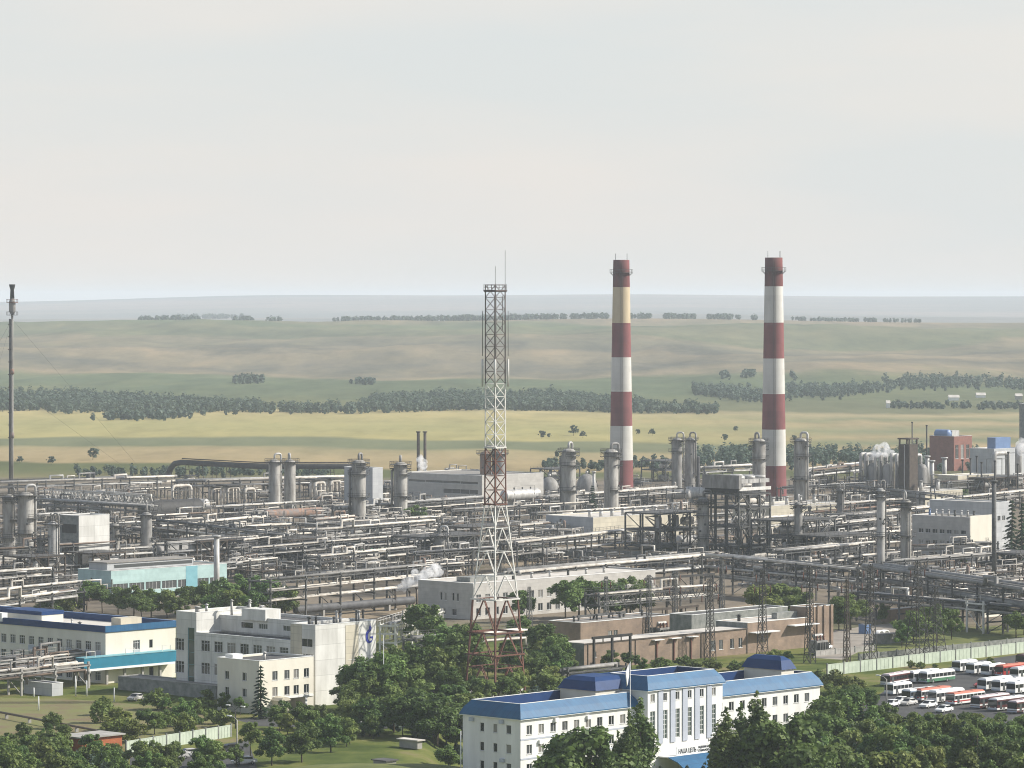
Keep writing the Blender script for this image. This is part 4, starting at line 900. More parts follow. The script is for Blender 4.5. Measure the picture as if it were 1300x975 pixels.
drum(862,705,4.5,8,1.6,'small shiny drum in the dark unit left of the cooler frame',U,'alu')
drum(1040,690,5,16,2.2,'purple grey drum high in the right process unit',U,'piped')
drum(330,706,3,28,2.4,'dark blue grey drum among pipes right of turquoise hall',V*-1,'piped')
drum(375,785,2.2,42,1.05,'long dark green pipeline drum behind the white block roof',U,'piped')
drum(198,716,3,15,3,'grey drum with pale end right behind the turquoise hall',U,'alud')
drum(668,650,3,9,2.2,'rusty reddish drum in front of the domed tanks',U,'rust')

def loop(px,py,h,w,r,label,d=None,n=1,m='pipew',deck=True):
    """pipes that rise, cross over and come down again, with a deck between"""
    P=at(px,py); d=d or U; o=empty('pipe_loop',P,math.atan2(d.y,d.x),label,'pipe loop'); k=.5
    for i in range(n):
        y=i*(2.6*r+.6); b=MB(); c=min(1.4,w*.2); b.tube([(0,y,.1),(0,y,h-c),(c*.3,y,h-c*.3),(c,y,h),(w-c,y,h),(w-c*.3,y,h-c*.3),(w,y,h-c),(w,y,.1)],r,n=9); b.build('pipe',M[m],o)
    b=MB()
    for x in (-.6,w+.6): b.bar((x,-.7,0),(x,-.7,h*.8),.22); b.bar((x,n*(2.6*r+.6),0),(x,n*(2.6*r+.6),h*.8),.22)
    for yy in (-.7,n*(2.6*r+.6)): b.bar((-.6,yy,h*.8),(w+.6,yy,h*.8),.22)
    b.build('support_frame',M['steel'],o)
    if deck: b=MB(); b.box(-1,w+1,-1,n*(2.6*r+.6)+.3,h+r+.2,h+r+.7); b.build('deck',M['dsteel'],o)
    return o
loop(219,647,9,9.5,.55,'large pale pipe loop before the big dark drum',n=1,deck=False)
loop(271,645,7.4,4,.55,'pair of white pipe loops right of the dark duct start',n=2)
loop(289,646,8,6,.45,'dark decked pipe loops left of far twin columns',n=3)
loop(311,644,7,5,.6,'single thick white pipe bend left of far twin columns',n=1,deck=False)
loop(400,637,7.6,5,.65,'white pipe loops under dark deck right of twin columns',n=2)
loop(420,635,7.6,5,.6,'second decked white loops left of thick ringed column',n=3)
loop(402,652,6,8,.35,'brown rectangular pipe loop below the decked white loops',n=1,m='pipeb',deck=False)
loop(238,636,9,3.5,.5,'tall pale standpipes below the dark duct',n=2)
for i,px in enumerate((1102,1120.5,1141,1164)):
    o=loop(px-3,620+i*.6,14.5,4.2,.75,None,n=2,m='alu',deck=False); auto(o,'tall grey vessel loop','tall grey vessel loops','pipe loop','vessel loops beside the square stack')
    v=MB(); v.lathe([(2.4,0),(2.4,9),(1.5,10.5),(.02,11)],cx=2.1,cy=-2.2,n=14,caps=False); v.build('vessel',M['alud'],o)
for i,(px,py) in enumerate(((1183,628),(1199,624),(1177,622))):
    o=stack('flue',None,'flue',px,py-42,py-5,6,'alu'); auto(o,'stubby capped grey flue','stubby capped grey flues','flue','flues behind the compressor hall')
loop(1262,612,12.5,10,1.1,'big white arched duct near the right edge',n=1,m='alu',deck=False)
loop(1293,610,15,12,1.5,'thick white arched duct at the very right edge',n=1,m='alu',deck=False)
# dark overhead duct on trestles
DP=[(213,608,1.2),(216.5,608,4.6),(222,608.5,7),(231,609,7.7),(300,611,7.1),(330,612,6.9),(438,611,6.6),(455,611,6.5)]
pts=[]
for px,py,zz in DP: q=at(px,py); pts.append(Vector((q.x,q.y,zz)))
o0=pts[0].copy(); o0.z=0; dd=empty('overhead_duct',o0,0,'dark overhead duct on tall trestles behind the far twin columns','duct')
b=MB(); b.tube([p-o0 for p in pts],1.25,n=10); b.build('duct',M['dsteel'],dd)
b=MB(); b.tube([p-o0+Vector((0,0,1.7)) for p in pts[3:]],.25,n=5); b.build('walkway',M['steelb'],dd)
for t in range(3,7):
    for f_ in (.1,.35,.6,.85):
        p=pts[t].lerp(pts[t+1],f_)-o0
        if t in(4,): continue
        b=MB()
        for dx in (-1.2,1.2): b.bar((p.x+dx,p.y,0),(p.x+dx*.5,p.y,p.z-1),.28)
        b.bar((p.x-.9,p.y,p.z*.6),(p.x+.9,p.y,p.z*.6),.2); b.build('trestle',M['steelb'],dd)

# ================= pipe racks =================
def pipe_rack(label, A, B, w=5.0, top=7.5, lev=(1.0,.74,.46), npipe=(7,7,6), rr=(.14,.38), sp=13.0, mats=('pipew','alu','pipeg','pipew','alud'), frame='steel', loops=0, truss=False, walk=True, name='pipe_rack', deckm='deck', cat='pipe rack', bright=None):
    """A, B = (px,py) of the two ends of the top pipes"""
    a=at(*A,top) if not isinstance(A,Vector) else A.copy(); b_=at(*B,top) if not isinstance(B,Vector) else B.copy(); a.z=0; b_.z=0
    d=b_-a; L=d.length; o=empty(name,a,math.atan2(d.y,d.x),label,cat)
    nf=max(2,int(L/sp)+1); f=MB(); hw_=w/2
    for y in (-hw_+.2,hw_-.2): f.bar((0,y,0),(0,y,top*lev[0]+.3),.38)
    for l in lev: f.bar((0,-hw_-.3,top*l-.45),(0,hw_+.3,top*l-.45),.36)
    f.bar((0,-hw_+.2,.3),(0,hw_-.2,top*lev[-1]-.6),.16)
    f0=f.build('support_frame',M[frame],o)
    for i in range(nf):
        q=f0 if i==0 else f0.copy()
        if i: COL.objects.link(q)
        q.location=(L*i/(nf-1),0,0)
    for k,(l,n) in enumerate(zip(lev,npipe)):
        y=-hw_+.3; zb=top*l-.2
        for i in range(n):
            r=(R.uniform(*rr)*(.8 if rr[1]>.5 else 1)) if not(k==0 and i==0 and bright) else bright*.52
            if y+2*r>hw_+.6: break
            y+=r; x0=R.uniform(0,L*.06) if R.random()<.7 else R.uniform(0,L*.5); x1=L-(R.uniform(0,L*.06) if R.random()<.7 else R.uniform(0,L*.35)); z=zb+r
            p=[]
            if R.random()<.5: p.append((x0,y,z-R.uniform(1,3)))
            p.append((x0+.0,y,z)); 
            if R.random()<.35+.3*loops:
                xm=R.uniform(x0+6,max(x0+7,x1-12)); ll=R.uniform(3,6); hh=R.uniform(1.0,2.4)
                if xm+ll<x1-2: p+=[(xm,y,z),(xm,y,z+hh),(xm+ll,y,z+hh),(xm+ll,y,z)]
            p.append((x1,y,z))
            if R.random()<.5: p.append((x1,y,z-R.uniform(1,3)))
            b=MB(); b.tube(p,r,n=8 if r>.3 else 6); b.build('pipe',M[mats[(i+k)%len(mats)] if R.random()<.7 else R.choice(['pipew','pipeg','pipeg','pipeb','piped'])],o)
            y+=r+R.uniform(.08,.3)
    if walk:
        b=MB(); zt=top*lev[0]
        for hh in (.6,1.15): b.bar((0,hw_+.3,zt+hh),(L,hw_+.3,zt+hh),.06)
        for i in range(int(L/2.5)+1): b.bar((i*2.5,hw_+.3,zt-.3),(i*2.5,hw_+.3,zt+1.15),.07)
        b.box(0,L,hw_-.3,hw_+.35,zt-.42,zt-.34); b.build('walkway',M[frame],o)
    if truss:
        for y in (-hw_,hw_):
            b=MB(); z0,z1=top*lev[-1]-.5,top*lev[0]-.4; b.bar((0,y,z0),(L,y,z0),.24); b.bar((0,y,z1),(L,y,z1),.24); n=max(2,int(L/4.2))
            for i in range(n): x0,x1=L*i/n,L*(i+1)/n; xm=(x0+x1)/2; b.bar((x0,y,z0),(xm,y,z1),.16); b.bar((xm,y,z1),(x1,y,z0),.16); b.bar((x1,y,z0),(x1,y,z1),.12)
            b.build('truss_girder',M['steelw' if truss=='w' else frame],o)
    else:
        b=MB()
        for y in (-hw_,hw_): b.bar((0,y,top*lev[0]-.5),(L,y,top*lev[0]-.5),.26)
        b.build('side_beam',M[frame],o)
    return o
racks=[
 ('rear white multi-pipe rack along the left edge of the fields',(-20,613),(228,604.5),dict(w=7,top=8.5,npipe=(6,5),rr=(.35,.75),bright=.9)),
 ('rear pipe rack continuing behind the far twin columns',(222,611),(452,605),dict(w=6,top=8,npipe=(5,5),rr=(.3,.7),bright=.9)),
 ('truss pipe bridge below the rear rack at far left',(62,620),(190,629),dict(w=4,top=10,lev=(1,.68),npipe=(4,4),truss='w')),
 ('grey pipe bridge crossing above the big dark drum',(45,634),(196,643),dict(w=4,top=8,npipe=(5,4),rr=(.3,.6),mats=('alud','pipeg','alu'))),
 ('pale double rack running from ringed columns to behind the mast',(430,645),(612,631),dict(w=6,top=7.5,npipe=(6,5),rr=(.25,.6),bright=.7)),
 ('low rack running right of the mast past the domed tanks',(690,631),(862,618.5),dict(w=6,top=7,npipe=(6,5),rr=(.25,.6),bright=.8)),
 ('white rack with step in front of the rusty drum',(300,685.5),(392,676.5),dict(w=5,top=8,npipe=(4,5),bright=.75)),
 ('long white rack passing in front of thick ringed columns',(393,673),(549,660.5),dict(w=5,top=9.5,npipe=(4,5),bright=.8,loops=1)),
 ('second long pale rack in front of thick ringed columns',(300,696),(552,676),dict(w=6,top=8,npipe=(6,6),bright=.6,loops=1)),
 ('third pale rack with loops above the green sheeting',(398,706),(524,694),dict(w=5,top=7.5,npipe=(5,5),bright=.6,loops=1)),
 ('heavy three level white rack above the dark drum',(330,736),(545,715.5),dict(w=7,top=10.5,lev=(1,.74,.5),npipe=(6,6,6),bright=.75,truss=False)),
 ('grey rack bridging from ringed columns down to the left',(196,660),(372,680),dict(w=4,top=9,npipe=(4,4),mats=('alud','pipeg'),rr=(.3,.6))),
 ('brown lagged pipe rack at left crossing before columns',(-25,698),(142,687.5),dict(w=4,top=10,npipe=(4,4),mats=('pipeb','pipeg','pipew'))),
 ('pale lower rack at left below the columns',(-25,727),(60,721),dict(w=5,top=7,npipe=(5,5),bright=.6)),
 ('pale pipe rack ending at turquoise hall, upper one',(-25,750),(99,738),dict(w=4,top=6.5,npipe=(4,4),bright=.6)),
 ('white pipe rack ending at turquoise hall, lower one',(-25,764),(99,748.5),dict(w=4,top=6,npipe=(4,4),bright=.75)),
 ('rack of pale pipes crossing just behind mast middle',(548,677),(700,663),dict(w=5,top=8,npipe=(5,5),bright=.6,mats=('pipew','pipeb','alu'))),
 ('posted double deck rack in front of the beige hall',(646,689),(800,672),dict(w=6,top=9,lev=(1,.6),npipe=(6,5),bright=.8)),
 ('heavy rack of big pipes above the white-roofed wing',(640,727),(902,704),dict(w=7,top=9.5,lev=(1,.66),npipe=(7,6),rr=(.25,.75),bright=.95)),
 ('lower pale pipe rack under the heavy big-pipe rack',(752,754),(905,742),dict(w=5,top=8,npipe=(5,5),bright=.6,truss='s',lev=(1,.7))),
 ('heavy grey rack turning down right from the cooler frame',(904,704),(1108,724),dict(w=7,top=10,lev=(1,.68,.42),npipe=(6,6,5),rr=(.25,.65),bright=.8)),
 ('big grey lagged pipe rack running down to right edge',(1106,719),(1325,751),dict(w=8,top=11,lev=(1,.66,.42),npipe=(5,6,6),rr=(.3,.9),bright=1.1,mats=('alud','pipeg','piped','alud'))),
 ('second right hand rack with dark pipes under the lagged one',(1100,752),(1325,772),dict(w=7,top=7,npipe=(6,6),mats=('piped','pipeg','pipew','pipeb'))),
 ('dark rack on white braced legs at right edge',(1238,764),(1330,758),dict(w=6,top=7.5,lev=(1,.8),npipe=(5,5),frame='steelw',mats=('piped','pipeg'))),
 ('rear white big-pipe rack between the striped chimneys',(888,594),(958,590.5),dict(w=6,top=8,npipe=(5,4),rr=(.4,.9),bright=1.0)),
 ('rear pale rack right of the right striped chimney',(1020,598),(1100,589),dict(w=7,top=9,npipe=(6,5),rr=(.4,.8),bright=.9)),
 ('pink and white pipe rack beyond the ochre column',(1020,643),(1145,633),dict(w=6,top=8,npipe=(6,5),bright=.7,mats=('pipew','rust','alu'))),
 ('double pale rack left of works office roof',(1066,655),(1235,637),dict(w=6,top=9,npipe=(6,6),bright=.7)),
 ('grey rack in front of the compressor hall',(1080,616),(1215,630),dict(w=5,top=8,npipe=(6,5),mats=('alud','pipeg','piped'))),
 ('pale rack across the yard before the works office',(1148,693),(1262,688),dict(w=4,top=5.5,npipe=(4,3),bright=.5)),
 ('grey stacked rack within the right process unit',(985,672),(1118,658),dict(w=6,top=10,lev=(1,.7,.4),npipe=(6,6,5))),
 ('lower rack within the right process unit',(985,700),(1112,688),dict(w=6,top=10,lev=(1,.65,.35),npipe=(6,6,5))),
 ('pipe rack on the left behind cream block with blue parapet',(-25,785),(40,781),dict(w=4,top=6,npipe=(4,3))),
 ('pipe rack with concrete posts before the cream block',(-25,841),(112,826.5),dict(w=4.5,top=6.2,lev=(1,.78,.58),npipe=(7,7,6),frame='concrete',loops=1,mats=('pipew','pipeb','pipeg'))),
 ('hooped pipe rack in front, near white posts on lawn',(-25,855),(104,841),dict(w=4,top=5.2,lev=(1,.72),npipe=(6,6),frame='concrete',loops=1,mats=('pipew','pipeb','pipeg'),sp=9)),
 ('white braced pipe bridge right of the emblem wall',(492,792),(552,774),dict(w=4,top=7,npipe=(4,4),frame='steelw',truss='w',bright=.6)),
 ('pale pipe rack behind the trees left of mast foot',(520,810),(668,799),dict(w=4.5,top=7,npipe=(5,5),frame='steel',bright=.5)),
 ('brown low rack in front of the brick substation house',(716,851),(790,843),dict(w=2.5,top=4,npipe=(3,2),walk=False,mats=('pipeg','alud'))),
 ('pale rack at left between thick columns and hall',(100,700),(190,694),dict(w=5,top=7,npipe=(5,5),bright=.6)),
 ('rusty rack right of far twin columns at ground level',(395,660),(450,655),dict(w=4,top=5,npipe=(5,4),mats=('rust','pipew','pipeb'))),
 ('pale stepped rack left of far twin columns',(150,672),(335,655),dict(w=6,top=6,npipe=(6,5),bright=.6)),
 ('low grey rack right of the turquoise hall stack',(272,716),(345,708),dict(w=5,top=6,npipe=(5,5),bright=.5)),
 ('rack with brown pipes in front of dark left unit',(205,690),(330,681),dict(w=5,top=8,lev=(1,.66,.36),npipe=(5,5,5))),
 ('far right rack of pale pipes by the dark vent pipes',(1195,612),(1325,605),dict(w=6,top=9,npipe=(6,5),bright=.7)),
 ('near right rack of pale pipes beyond the works office',(1205,632),(1325,620),dict(w=6,top=7,npipe=(6,5),bright=.7)),
]
for lab,a_,b_,kw in racks: pipe_rack(lab,a_,b_,**kw)
# shorter pipe runs laid between the units
runs=[]
for i in range(900):
    if len(runs)>=46: break
    px,py=R.uniform(-10,1290),R.uniform(638,768); q=at(px,py)
    if (px<290 and py>722) or (530<px<840 and py>728) or (1150<px<1300 and 640<py<722) or (680<px<890 and 645<py<682) or (py>745 and 400<px<1000): continue
    if any((q-r_).length<24 for r_ in runs): continue
    runs.append(q); d_=U if R.random()<.8 else -V; zt=R.uniform(3.2,7.5); q2=q+d_*R.uniform(34,75)
    o=pipe_rack(None,q,q2,w=R.uniform(2.2,3.6),top=zt,lev=(1,.5) if zt>4.5 else (1,),npipe=(5,4) if zt>4.5 else (5,),rr=(.14,.36),walk=R.random()<.3,loops=1,sp=10,name='pipe_run',cat='pipe run',mats=R.choice([('pipew','alu','pipew','pipeg'),('pipew','pipeb','pipew','alu'),('alu','pipew','piped','pipew')]))
    auto(o,'short pale pipe run','short pale pipe runs','pipe run','short pipe runs between the units',(q+q2)/2)

# ================= open steel process frames =================
def steel_frame(px,py,nx,ny,sx,sy,levels,label,m='steel',roof=None,d=ANG,name='steel_structure'):
    P=at(px,py); o=empty(name,P,d,label,'steel frame'); f=MB(); zt=levels[-1]
    for i in range(nx+1):
        for j in range(ny+1): f.bar((i*sx,j*sy,0),(i*sx,j*sy,zt),.42)
    for z_ in levels:
        for i in range(nx+1): f.bar((i*sx,0,z_),(i*sx,ny*sy,z_),.36)
        for j in range(ny+1): f.bar((0,j*sy,z_-.01),(nx*sx,j*sy,z_-.01),.36)
    z0=0
    for z_ in levels:
        i=R.randrange(nx); f.bar((i*sx,0,z0),((i+1)*sx,0,z_),.2); j=R.randrange(ny); f.bar((0,j*sy,z0),(0,(j+1)*sy,z_),.2); z0=z_
    f.build('steel_skeleton',M[m],o)
    for z_ in levels:
        g=MB(); g.box(.2,nx*sx-.2,.2,ny*sy-.2,z_+.2,z_+.28); q=g.build('floor',M['deck'],o); g=MB()
        for hh in (.6,1.15):
            g.bar((0,-.1,z_+hh),(nx*sx,-.1,z_+hh),.06); g.bar((-.1,0,z_+hh),(-.1,ny*sy,z_+hh),.06); 
        for i in range(int(nx*sx/2)+1): g.bar((i*2,-.1,z_),(i*2,-.1,z_+1.15),.06)
        for i in range(int(ny*sy/2)+1): g.bar((-.1,i*2,z_),(-.1,i*2,z_+1.15),.06)
        g.build('railing',M[m],q)
    g=MB(); zz=0
    for k,z_ in enumerate(levels): x0=.3 if k%2==0 else sx*.95; x1=sx*.95 if k%2==0 else .3; g.bar((x0,-.8,zz),(x1,-.8,z_+.2),.3); g.bar((x0,-.8,zz+1),(x1,-.8,z_+1.2),.08); zz=z_
    g.build('stairway',M[m],o)
    # pipework and vessels that belong to the frame
    z0=0
    for k,z_ in enumerate(levels):
        for i in range(nx):
            t=R.random(); x=i*sx+sx*.5; y=R.uniform(.25,.6)*sy; hh=z_-z0
            if t<.45: g=MB(); r=min(1.25,hh*.28); g.hcyl((x-sx*.33,y,z0+r+.7),(x+sx*.3,y,z0+r+.7),r,n=12); g.build('drum',M[R.choice(['alu','alud','alud','pipew'])],o)
            elif t<.8:
                g=MB(); r=R.uniform(.7,1.1); g.lathe([(r,z0+.3),(r,z_-1.3),(r*.6,z_-.85),(.02,z_-.75)],cx=x,cy=y,n=12,caps=False); g.build('vessel',M[R.choice(['alu','alud','colw'])],o)
            g=MB(); r=R.uniform(.13,.26)
            for q in range(2): g=MB(); yy=R.uniform(.05,.9)*sy; x2=x+R.uniform(-.4,.4)*sx; g.tube([(x2,yy,z0+.4),(x2,yy,z_-R.uniform(.6,1.2)),(x2+R.uniform(-1,1)*sx*.8,yy,z_-.9),(x2+R.uniform(-1,1)*sx*.8,yy-1,z0+.8)],r,n=6); g.build('pipe',M[R.choice(['pipew','pipeg','alu','pipeb'])],o)
        z0=z_+.3
    return o
CF=steel_frame(938,718,3,3,4.95,4.5,[5.5,11.5,17.0,21.2],'tall open steel frame carrying a big air cooler box beneath grey cladding')
zt=26.9; L0=14.85
b=MB(); b.box(-.6,-.3,-.4,13.9,23.0,zt+.2); b.box(-.6,.7,-.5,-.41,23.0,zt+.2); b.build('side_cladding',M['alud'],CF)
b=MB(); b.box(0,.3,.3,13.4,21.6,22.99); b.build('louvre_band',M['dsteel'],CF)
for i in range(3): b=MB(); b.box(.2+i*4.95,4.8+i*4.95,.2,13.3,24.6,25.8); b.build('cooler_box',M['alu'],CF)
for i in range(3):
    for j in range(3): b=MB(); b.cyl((2.5+i*4.95,2.3+j*4.5,25.8),(2.5+i*4.95,2.3+j*4.5,26.7),2.0,1.9,n=16); b.build('fan_ring',M['alu'],CF)
b=MB(); b.box(0,L0,-.3,-.1,22.4,23.4); b.build('header_box',M['steelw'],CF)
steel_frame(838,716,3,2,7,7,[5,10,15],'dark tangled process frame left of the pale grey column','steel')
steel_frame(1000,722,3,2,7.5,7,[4.5,9,14],'open steel frame at the foot of the rusty beige column','steel')
steel_frame(1048,725,3,2,7.5,7,[5,10],'two storey steel frame with vessels left of pale narrow column','steel')
steel_frame(118,742,2,2,6,6,[4.5,8.5],'low steel frame beneath the cooler house','steelb')
steel_frame(540,724,4,2,7,7,[5,9.5],'dark steel frame around the short bluish column','steel')
steel_frame(600,712,3,2,7,7,[5,10],'dark low steel frame behind the mast legs','steelb')
steel_frame(250,722,4,2,6,7,[4,8],'low steel frame right behind turquoise hall roof lantern','steelb')
steel_frame(1090,690,3,2,7,7,[5,9],'small open frame behind the pale narrow column','steel')
steel_frame(1250,640,4,2,7,7,[5,10],'dark frame with deck among the vent pipes','steelb')
steel_frame(40,750,2,2,6,6,[4.5,9],'steel frame at the foot of the left columns','steelb')
steel_frame(1290,735,2,2,7,7,[4,7],'grey frame with pale deck at right edge yard','steel')
steel_frame(700,620,3,2,6,6,[4,8],'low pipe frame between the domed tanks','steel')
steel_frame(845,612,3,2,7,7,[5,9],'low dark frame right of the left striped chimney foot','steel')
steel_frame(450,700,4,2,7,7,[4,8],'dark steel frame between pale racks near the middle','steelb')
steel_frame(365,720,3,2,6,6,[4,8],'dark frame with bends behind the three level rack','steelb')

# ---- small pipe manifolds filling the units ----
def manifold(seed):
    q=random.Random(seed); o=empty('pipe_manifold',(0,0,0),ANG); Lm=q.uniform(11,17); n=q.randint(8,11); zd=q.uniform(2.6,3.6)
    f=MB()
    for x in (.4,Lm*.5,Lm-.4):
        for y in (0,n*.75): f.bar((x,y,0),(x,y,zd+q.choice([0,2.2,2.2])),.24)
        f.bar((x,-.3,zd-.2),(x,n*.75+.3,zd-.2),.24)
    if q.random()<.75: f.box(.2,Lm*q.uniform(.5,1),.3,n*.6,zd-.08,zd)
    for y in (0,n*.75): f.bar((0,y,zd),(Lm,y,zd),.18); f.bar((0,y,zd+1.1),(Lm,y,zd+1.1),.07)
    f.build('support_frame',M[q.choice(['steel','steelb'])],o)
    for i in range(n):
        y=i*.75+q.uniform(-.2,.2); h=q.uniform(.8,5.6); x0=q.uniform(0,3.5); x1=Lm-q.uniform(0,4); r=q.choice([.10,.15,.2,.26,.33]); b=MB(); t=q.random()
        if t<.3: p=[(x0,y,.2),(x0,y,h),(x1,y,h),(x1,y,.2)]
        elif t<.55: xm=q.uniform(x0+2,x1-3); p=[(x0,y,h),(xm,y,h),(xm,y,h*.4),(x1,y,h*.4),(x1,y-1.5,h*.4)]
        elif t<.75: p=[(x0,y-2,h),(x0,y+1,h),(x1*.6,y+1,h),(x1*.6,y+1,h+1.8),(x1,y+1,h+1.8),(x1,y+1,.3)]
        else: p=[(x1*.5,y-3,h*.6),(x1*.5,y+2.5,h*.6),(x1*.5,y+2.5,h),(x1,y+2.5,h)]
        b.tube(p,r,n=6); b.build('pipe',M[q.choice(['pipew','pipew','pipew','alu','alud','pipeb','pipeg','piped'])],o)
    if q.random()<.55:
        b=MB(); x=q.uniform(2,Lm-2); y=q.uniform(0,n*.7); r=q.uniform(.5,1.0); hh=q.uniform(3,6.5); b.lathe([(r,0),(r,hh-.1),(r,hh),(r*.6,hh+.4),(.02,hh+.5)],cx=x,cy=y,n=12,caps=False); b.build('vessel',M[q.choice(['alud','alud','colw','rust'])],o)
    if q.random()<.6: b=MB(); yy=q.uniform(1,n*.6); rr=q.uniform(.6,1.1); b.hcyl((2,yy,rr+1.0),(Lm-3,yy,rr+1.0),rr,n=12); b.build('drum',M[q.choice(['alud','colw','rust','piped'])],o)
    return o
protos=[manifold(100+i) for i in range(16)]; used=[False]*16
spots=[]
def region(x0,x1,y0,y1,n):
    k=0; tries=0
    while k<n and tries<n*40:
        tries+=1; x,y=R.uniform(x0,x1),R.uniform(y0,y1); Pq=at(x,y)
        if all((Pq-s_).length>9.5 for s_ in spots): spots.append(Pq); k+=1
region(10,330,632,690,19); region(190,470,660,740,20); region(400,700,645,715,20); region(640,900,636,660,10); region(960,1150,640,735,18); region(1080,1300,622,655,12); region(800,960,616,640,7); region(0,100,700,775,7); region(1100,1300,755,775,6); region(560,640,600,640,3); region(1000,1130,605,640,7); region(880,1110,700,745,22); region(640,900,685,735,14); region(200,560,690,745,26); region(0,130,650,745,14); region(1110,1300,735,765,12); region(300,640,625,660,14)
for i,Pq in enumerate(spots):
    k=i%16; o=protos[k] if not used[k] else copy_tree(protos[k]); used[k]=True
    o.location=Pq; o.rotation_euler=(0,0,ANG+R.choice([0,0,0,PI/2,PI]))
    auto(o,'knot of process pipes','knots of process pipes','pipes','knots of pipes and small vessels')
# green sheeting
b=MB(); P=at(470,712); b.box(0,26,0,5,3.0,3.3); 
for x in (.3,12.5,25.5):
    for y in (.3,4.5): b.box(x,x+.3,y,y+.3,0,2.99)
o=b.build('green_canopy',M['greenp']); o.location=P; o.rotation_euler=(0,0,ANG); tag(o,'bright green flat canopy roof among racks left of the mast','canopy')
b=MB(); b.box(0,34,0,5,3.0,3.3)
for x in (.3,16.5,33.5):
    for y in (.3,4.5): b.box(x,x+.3,y,y+.3,0,2.99)
o=b.build('green_canopy',M['greenp']); o.location=at(672,712); o.rotation_euler=(0,0,ANG); tag(o,'green canopy roof under posted rack right of mast','canopy')
# ================= trees =================
def leafcloud(seed, lobes, n, size, flat=.0):
    q=random.Random(seed); b=MB(); tot=sum(l[3]**2 for l in lobes)
    for (cx,cy,cz,r,sz) in lobes:
        for i in range(int(n*r*r/tot)):
            d=Vector((q.gauss(0,1),q.gauss(0,1),q.gauss(0,1))).normalized(); rr=r*(q.random()**.42)*q.uniform(.85,1.12)
            p=Vector((cx+d.x*rr,cy+d.y*rr,cz+d.z*rr*sz)); nn=(d*.8+Vector((q.gauss(0,.5),q.gauss(0,.5),q.gauss(0,.5)+.35))).normalized()
            a=nn.orthogonal().normalized(); a=Quaternion(nn,q.uniform(0,6.28))@a; c=nn.cross(a); s=size*q.uniform(.6,1.3)
            b.quad(p-a*s-c*s*.55,p+a*s*.2-c*s*.75,p+a*s+c*s*.5,p-a*s*.3+c*s*.8)
    return b
def trunk_mesh(seed,h,r,limbs):
    q=random.Random(seed); b=MB(); top=Vector((q.uniform(-.3,.3),q.uniform(-.3,.3),h)); b.tube([(0,0,-.2),(0,0,.3),(top.x*.4,top.y*.4,h*.5),top],r,n=7)
    n=len(b.v)
    for i,v in enumerate(b.v):
        k=max(.35,1-.75*max(0,v[2])/h); c=top*(max(0,v[2])/h); b.v[i]=(c.x+(v[0]-c.x)*k,c.y+(v[1]-c.y)*k,v[2])
    for (x,y,z) in limbs: b.cyl((top.x*.5,top.y*.5,h*.45+.1*z),(x,y,z),r*.4,r*.12,n=5,sm=True)
    return b
def broad(seed,h,w,leaf,n=5200,size=.20,squat=.8,bush=False):
    q=random.Random(seed); lobes=[]; lim=[]
    k=q.randint(20,27)
    for i in range(k):
        t=q.random(); a=q.uniform(0,6.28); z=h*(.30+.60*t) if not bush else h*(.18+.6*t); rad=w*.5*math.sqrt(max(.05,1-((t-.32)/.80)**2))*q.uniform(.30,.95)
        r=w*q.uniform(.09,.185); lobes.append((rad*math.cos(a),rad*math.sin(a),z,r,squat*q.uniform(.75,1.1)))
        if i<6: lim.append((rad*math.cos(a)*.8,rad*math.sin(a)*.8,z))
    lobes.append((0,0,h*.56,w*.2,1.2)); lobes.append((q.uniform(-.4,.4),q.uniform(-.4,.4),h*.88,w*.14,.9))
    o=empty('tree',(0,0,0)); trunk_mesh(seed,h*.62,.035*h*.6,lim).build('trunk',M['bark'],o); leafcloud(seed+1,lobes,n,size).build('crown',M[leaf],o); return o
def poplar(seed,h,w,n=4600):
    q=random.Random(seed); lobes=[]
    for i in range(26):
        t=i/25; a=q.uniform(0,6.28); wr=w*.5*(math.sin(PI*min(1,(t+.08)/.62)*.5) if t<.54 else (1-((t-.54)/.5)**1.7)); wr=max(.12*w,wr)
        lobes.append((wr*.45*math.cos(a),wr*.45*math.sin(a),h*(.1+.86*t),wr*q.uniform(.5,.8),1.7))
    o=empty('poplar_tree',(0,0,0)); trunk_mesh(seed,h*.85,.16,[]).build('trunk',M['bark'],o); leafcloud(seed+3,lobes,n,.165).build('crown',M['leafC'],o); return o
def spruce(seed,h,w):
    q=random.Random(seed); b=MB()
    lv=15
    for i in range(lv):
        t=i/lv; z=h*(.10+.88*t); r=w*.5*(1-t)**.85+.12; nb=int(9+6*(1-t))
        for k in range(nb):
            a=q.uniform(0,6.28); L=r*q.uniform(.7,1.1)
            for j in range(int(4+7*(1-t))):
                f=q.uniform(.15,1); p=Vector((math.cos(a)*L*f,math.sin(a)*L*f,z-f*L*.38+q.uniform(-.12,.12))); s=.26*q.uniform(.7,1.3); d=Vector((math.cos(a),math.sin(a),-.35)).normalized(); c=Vector((-math.sin(a),math.cos(a),q.uniform(-.5,.5)))
                b.quad(p-d*s-c*s*.5,p+d*s*.3-c*s*.6,p+d*s*1.1,p-d*s*.2+c*s*.6)
    o=empty('spruce_tree',(0,0,0)); trunk_mesh(seed,h*.95,.17,[]).build('trunk',M['bark'],o); b.build('crown',M['leafN'],o); return o
TP={'A':[broad(s,8,6.4,'leafA') for s in (1,5,9,13)],'B':[broad(s,7,6,'leafB') for s in (21,25)],'P':[poplar(s,13,2.9) for s in (31,36,41)],'N':[spruce(s,9,3.6) for s in (51,55)],'S':[broad(s,3.2,4.2,'leafB',1700,.18,.8,True) for s in (61,65)]+[broad(67,3.2,4.4,'leafA',1700,.18,.8,True)]}
BASE={'A':8,'B':7,'P':13,'N':9,'S':3.2}; usedp={}
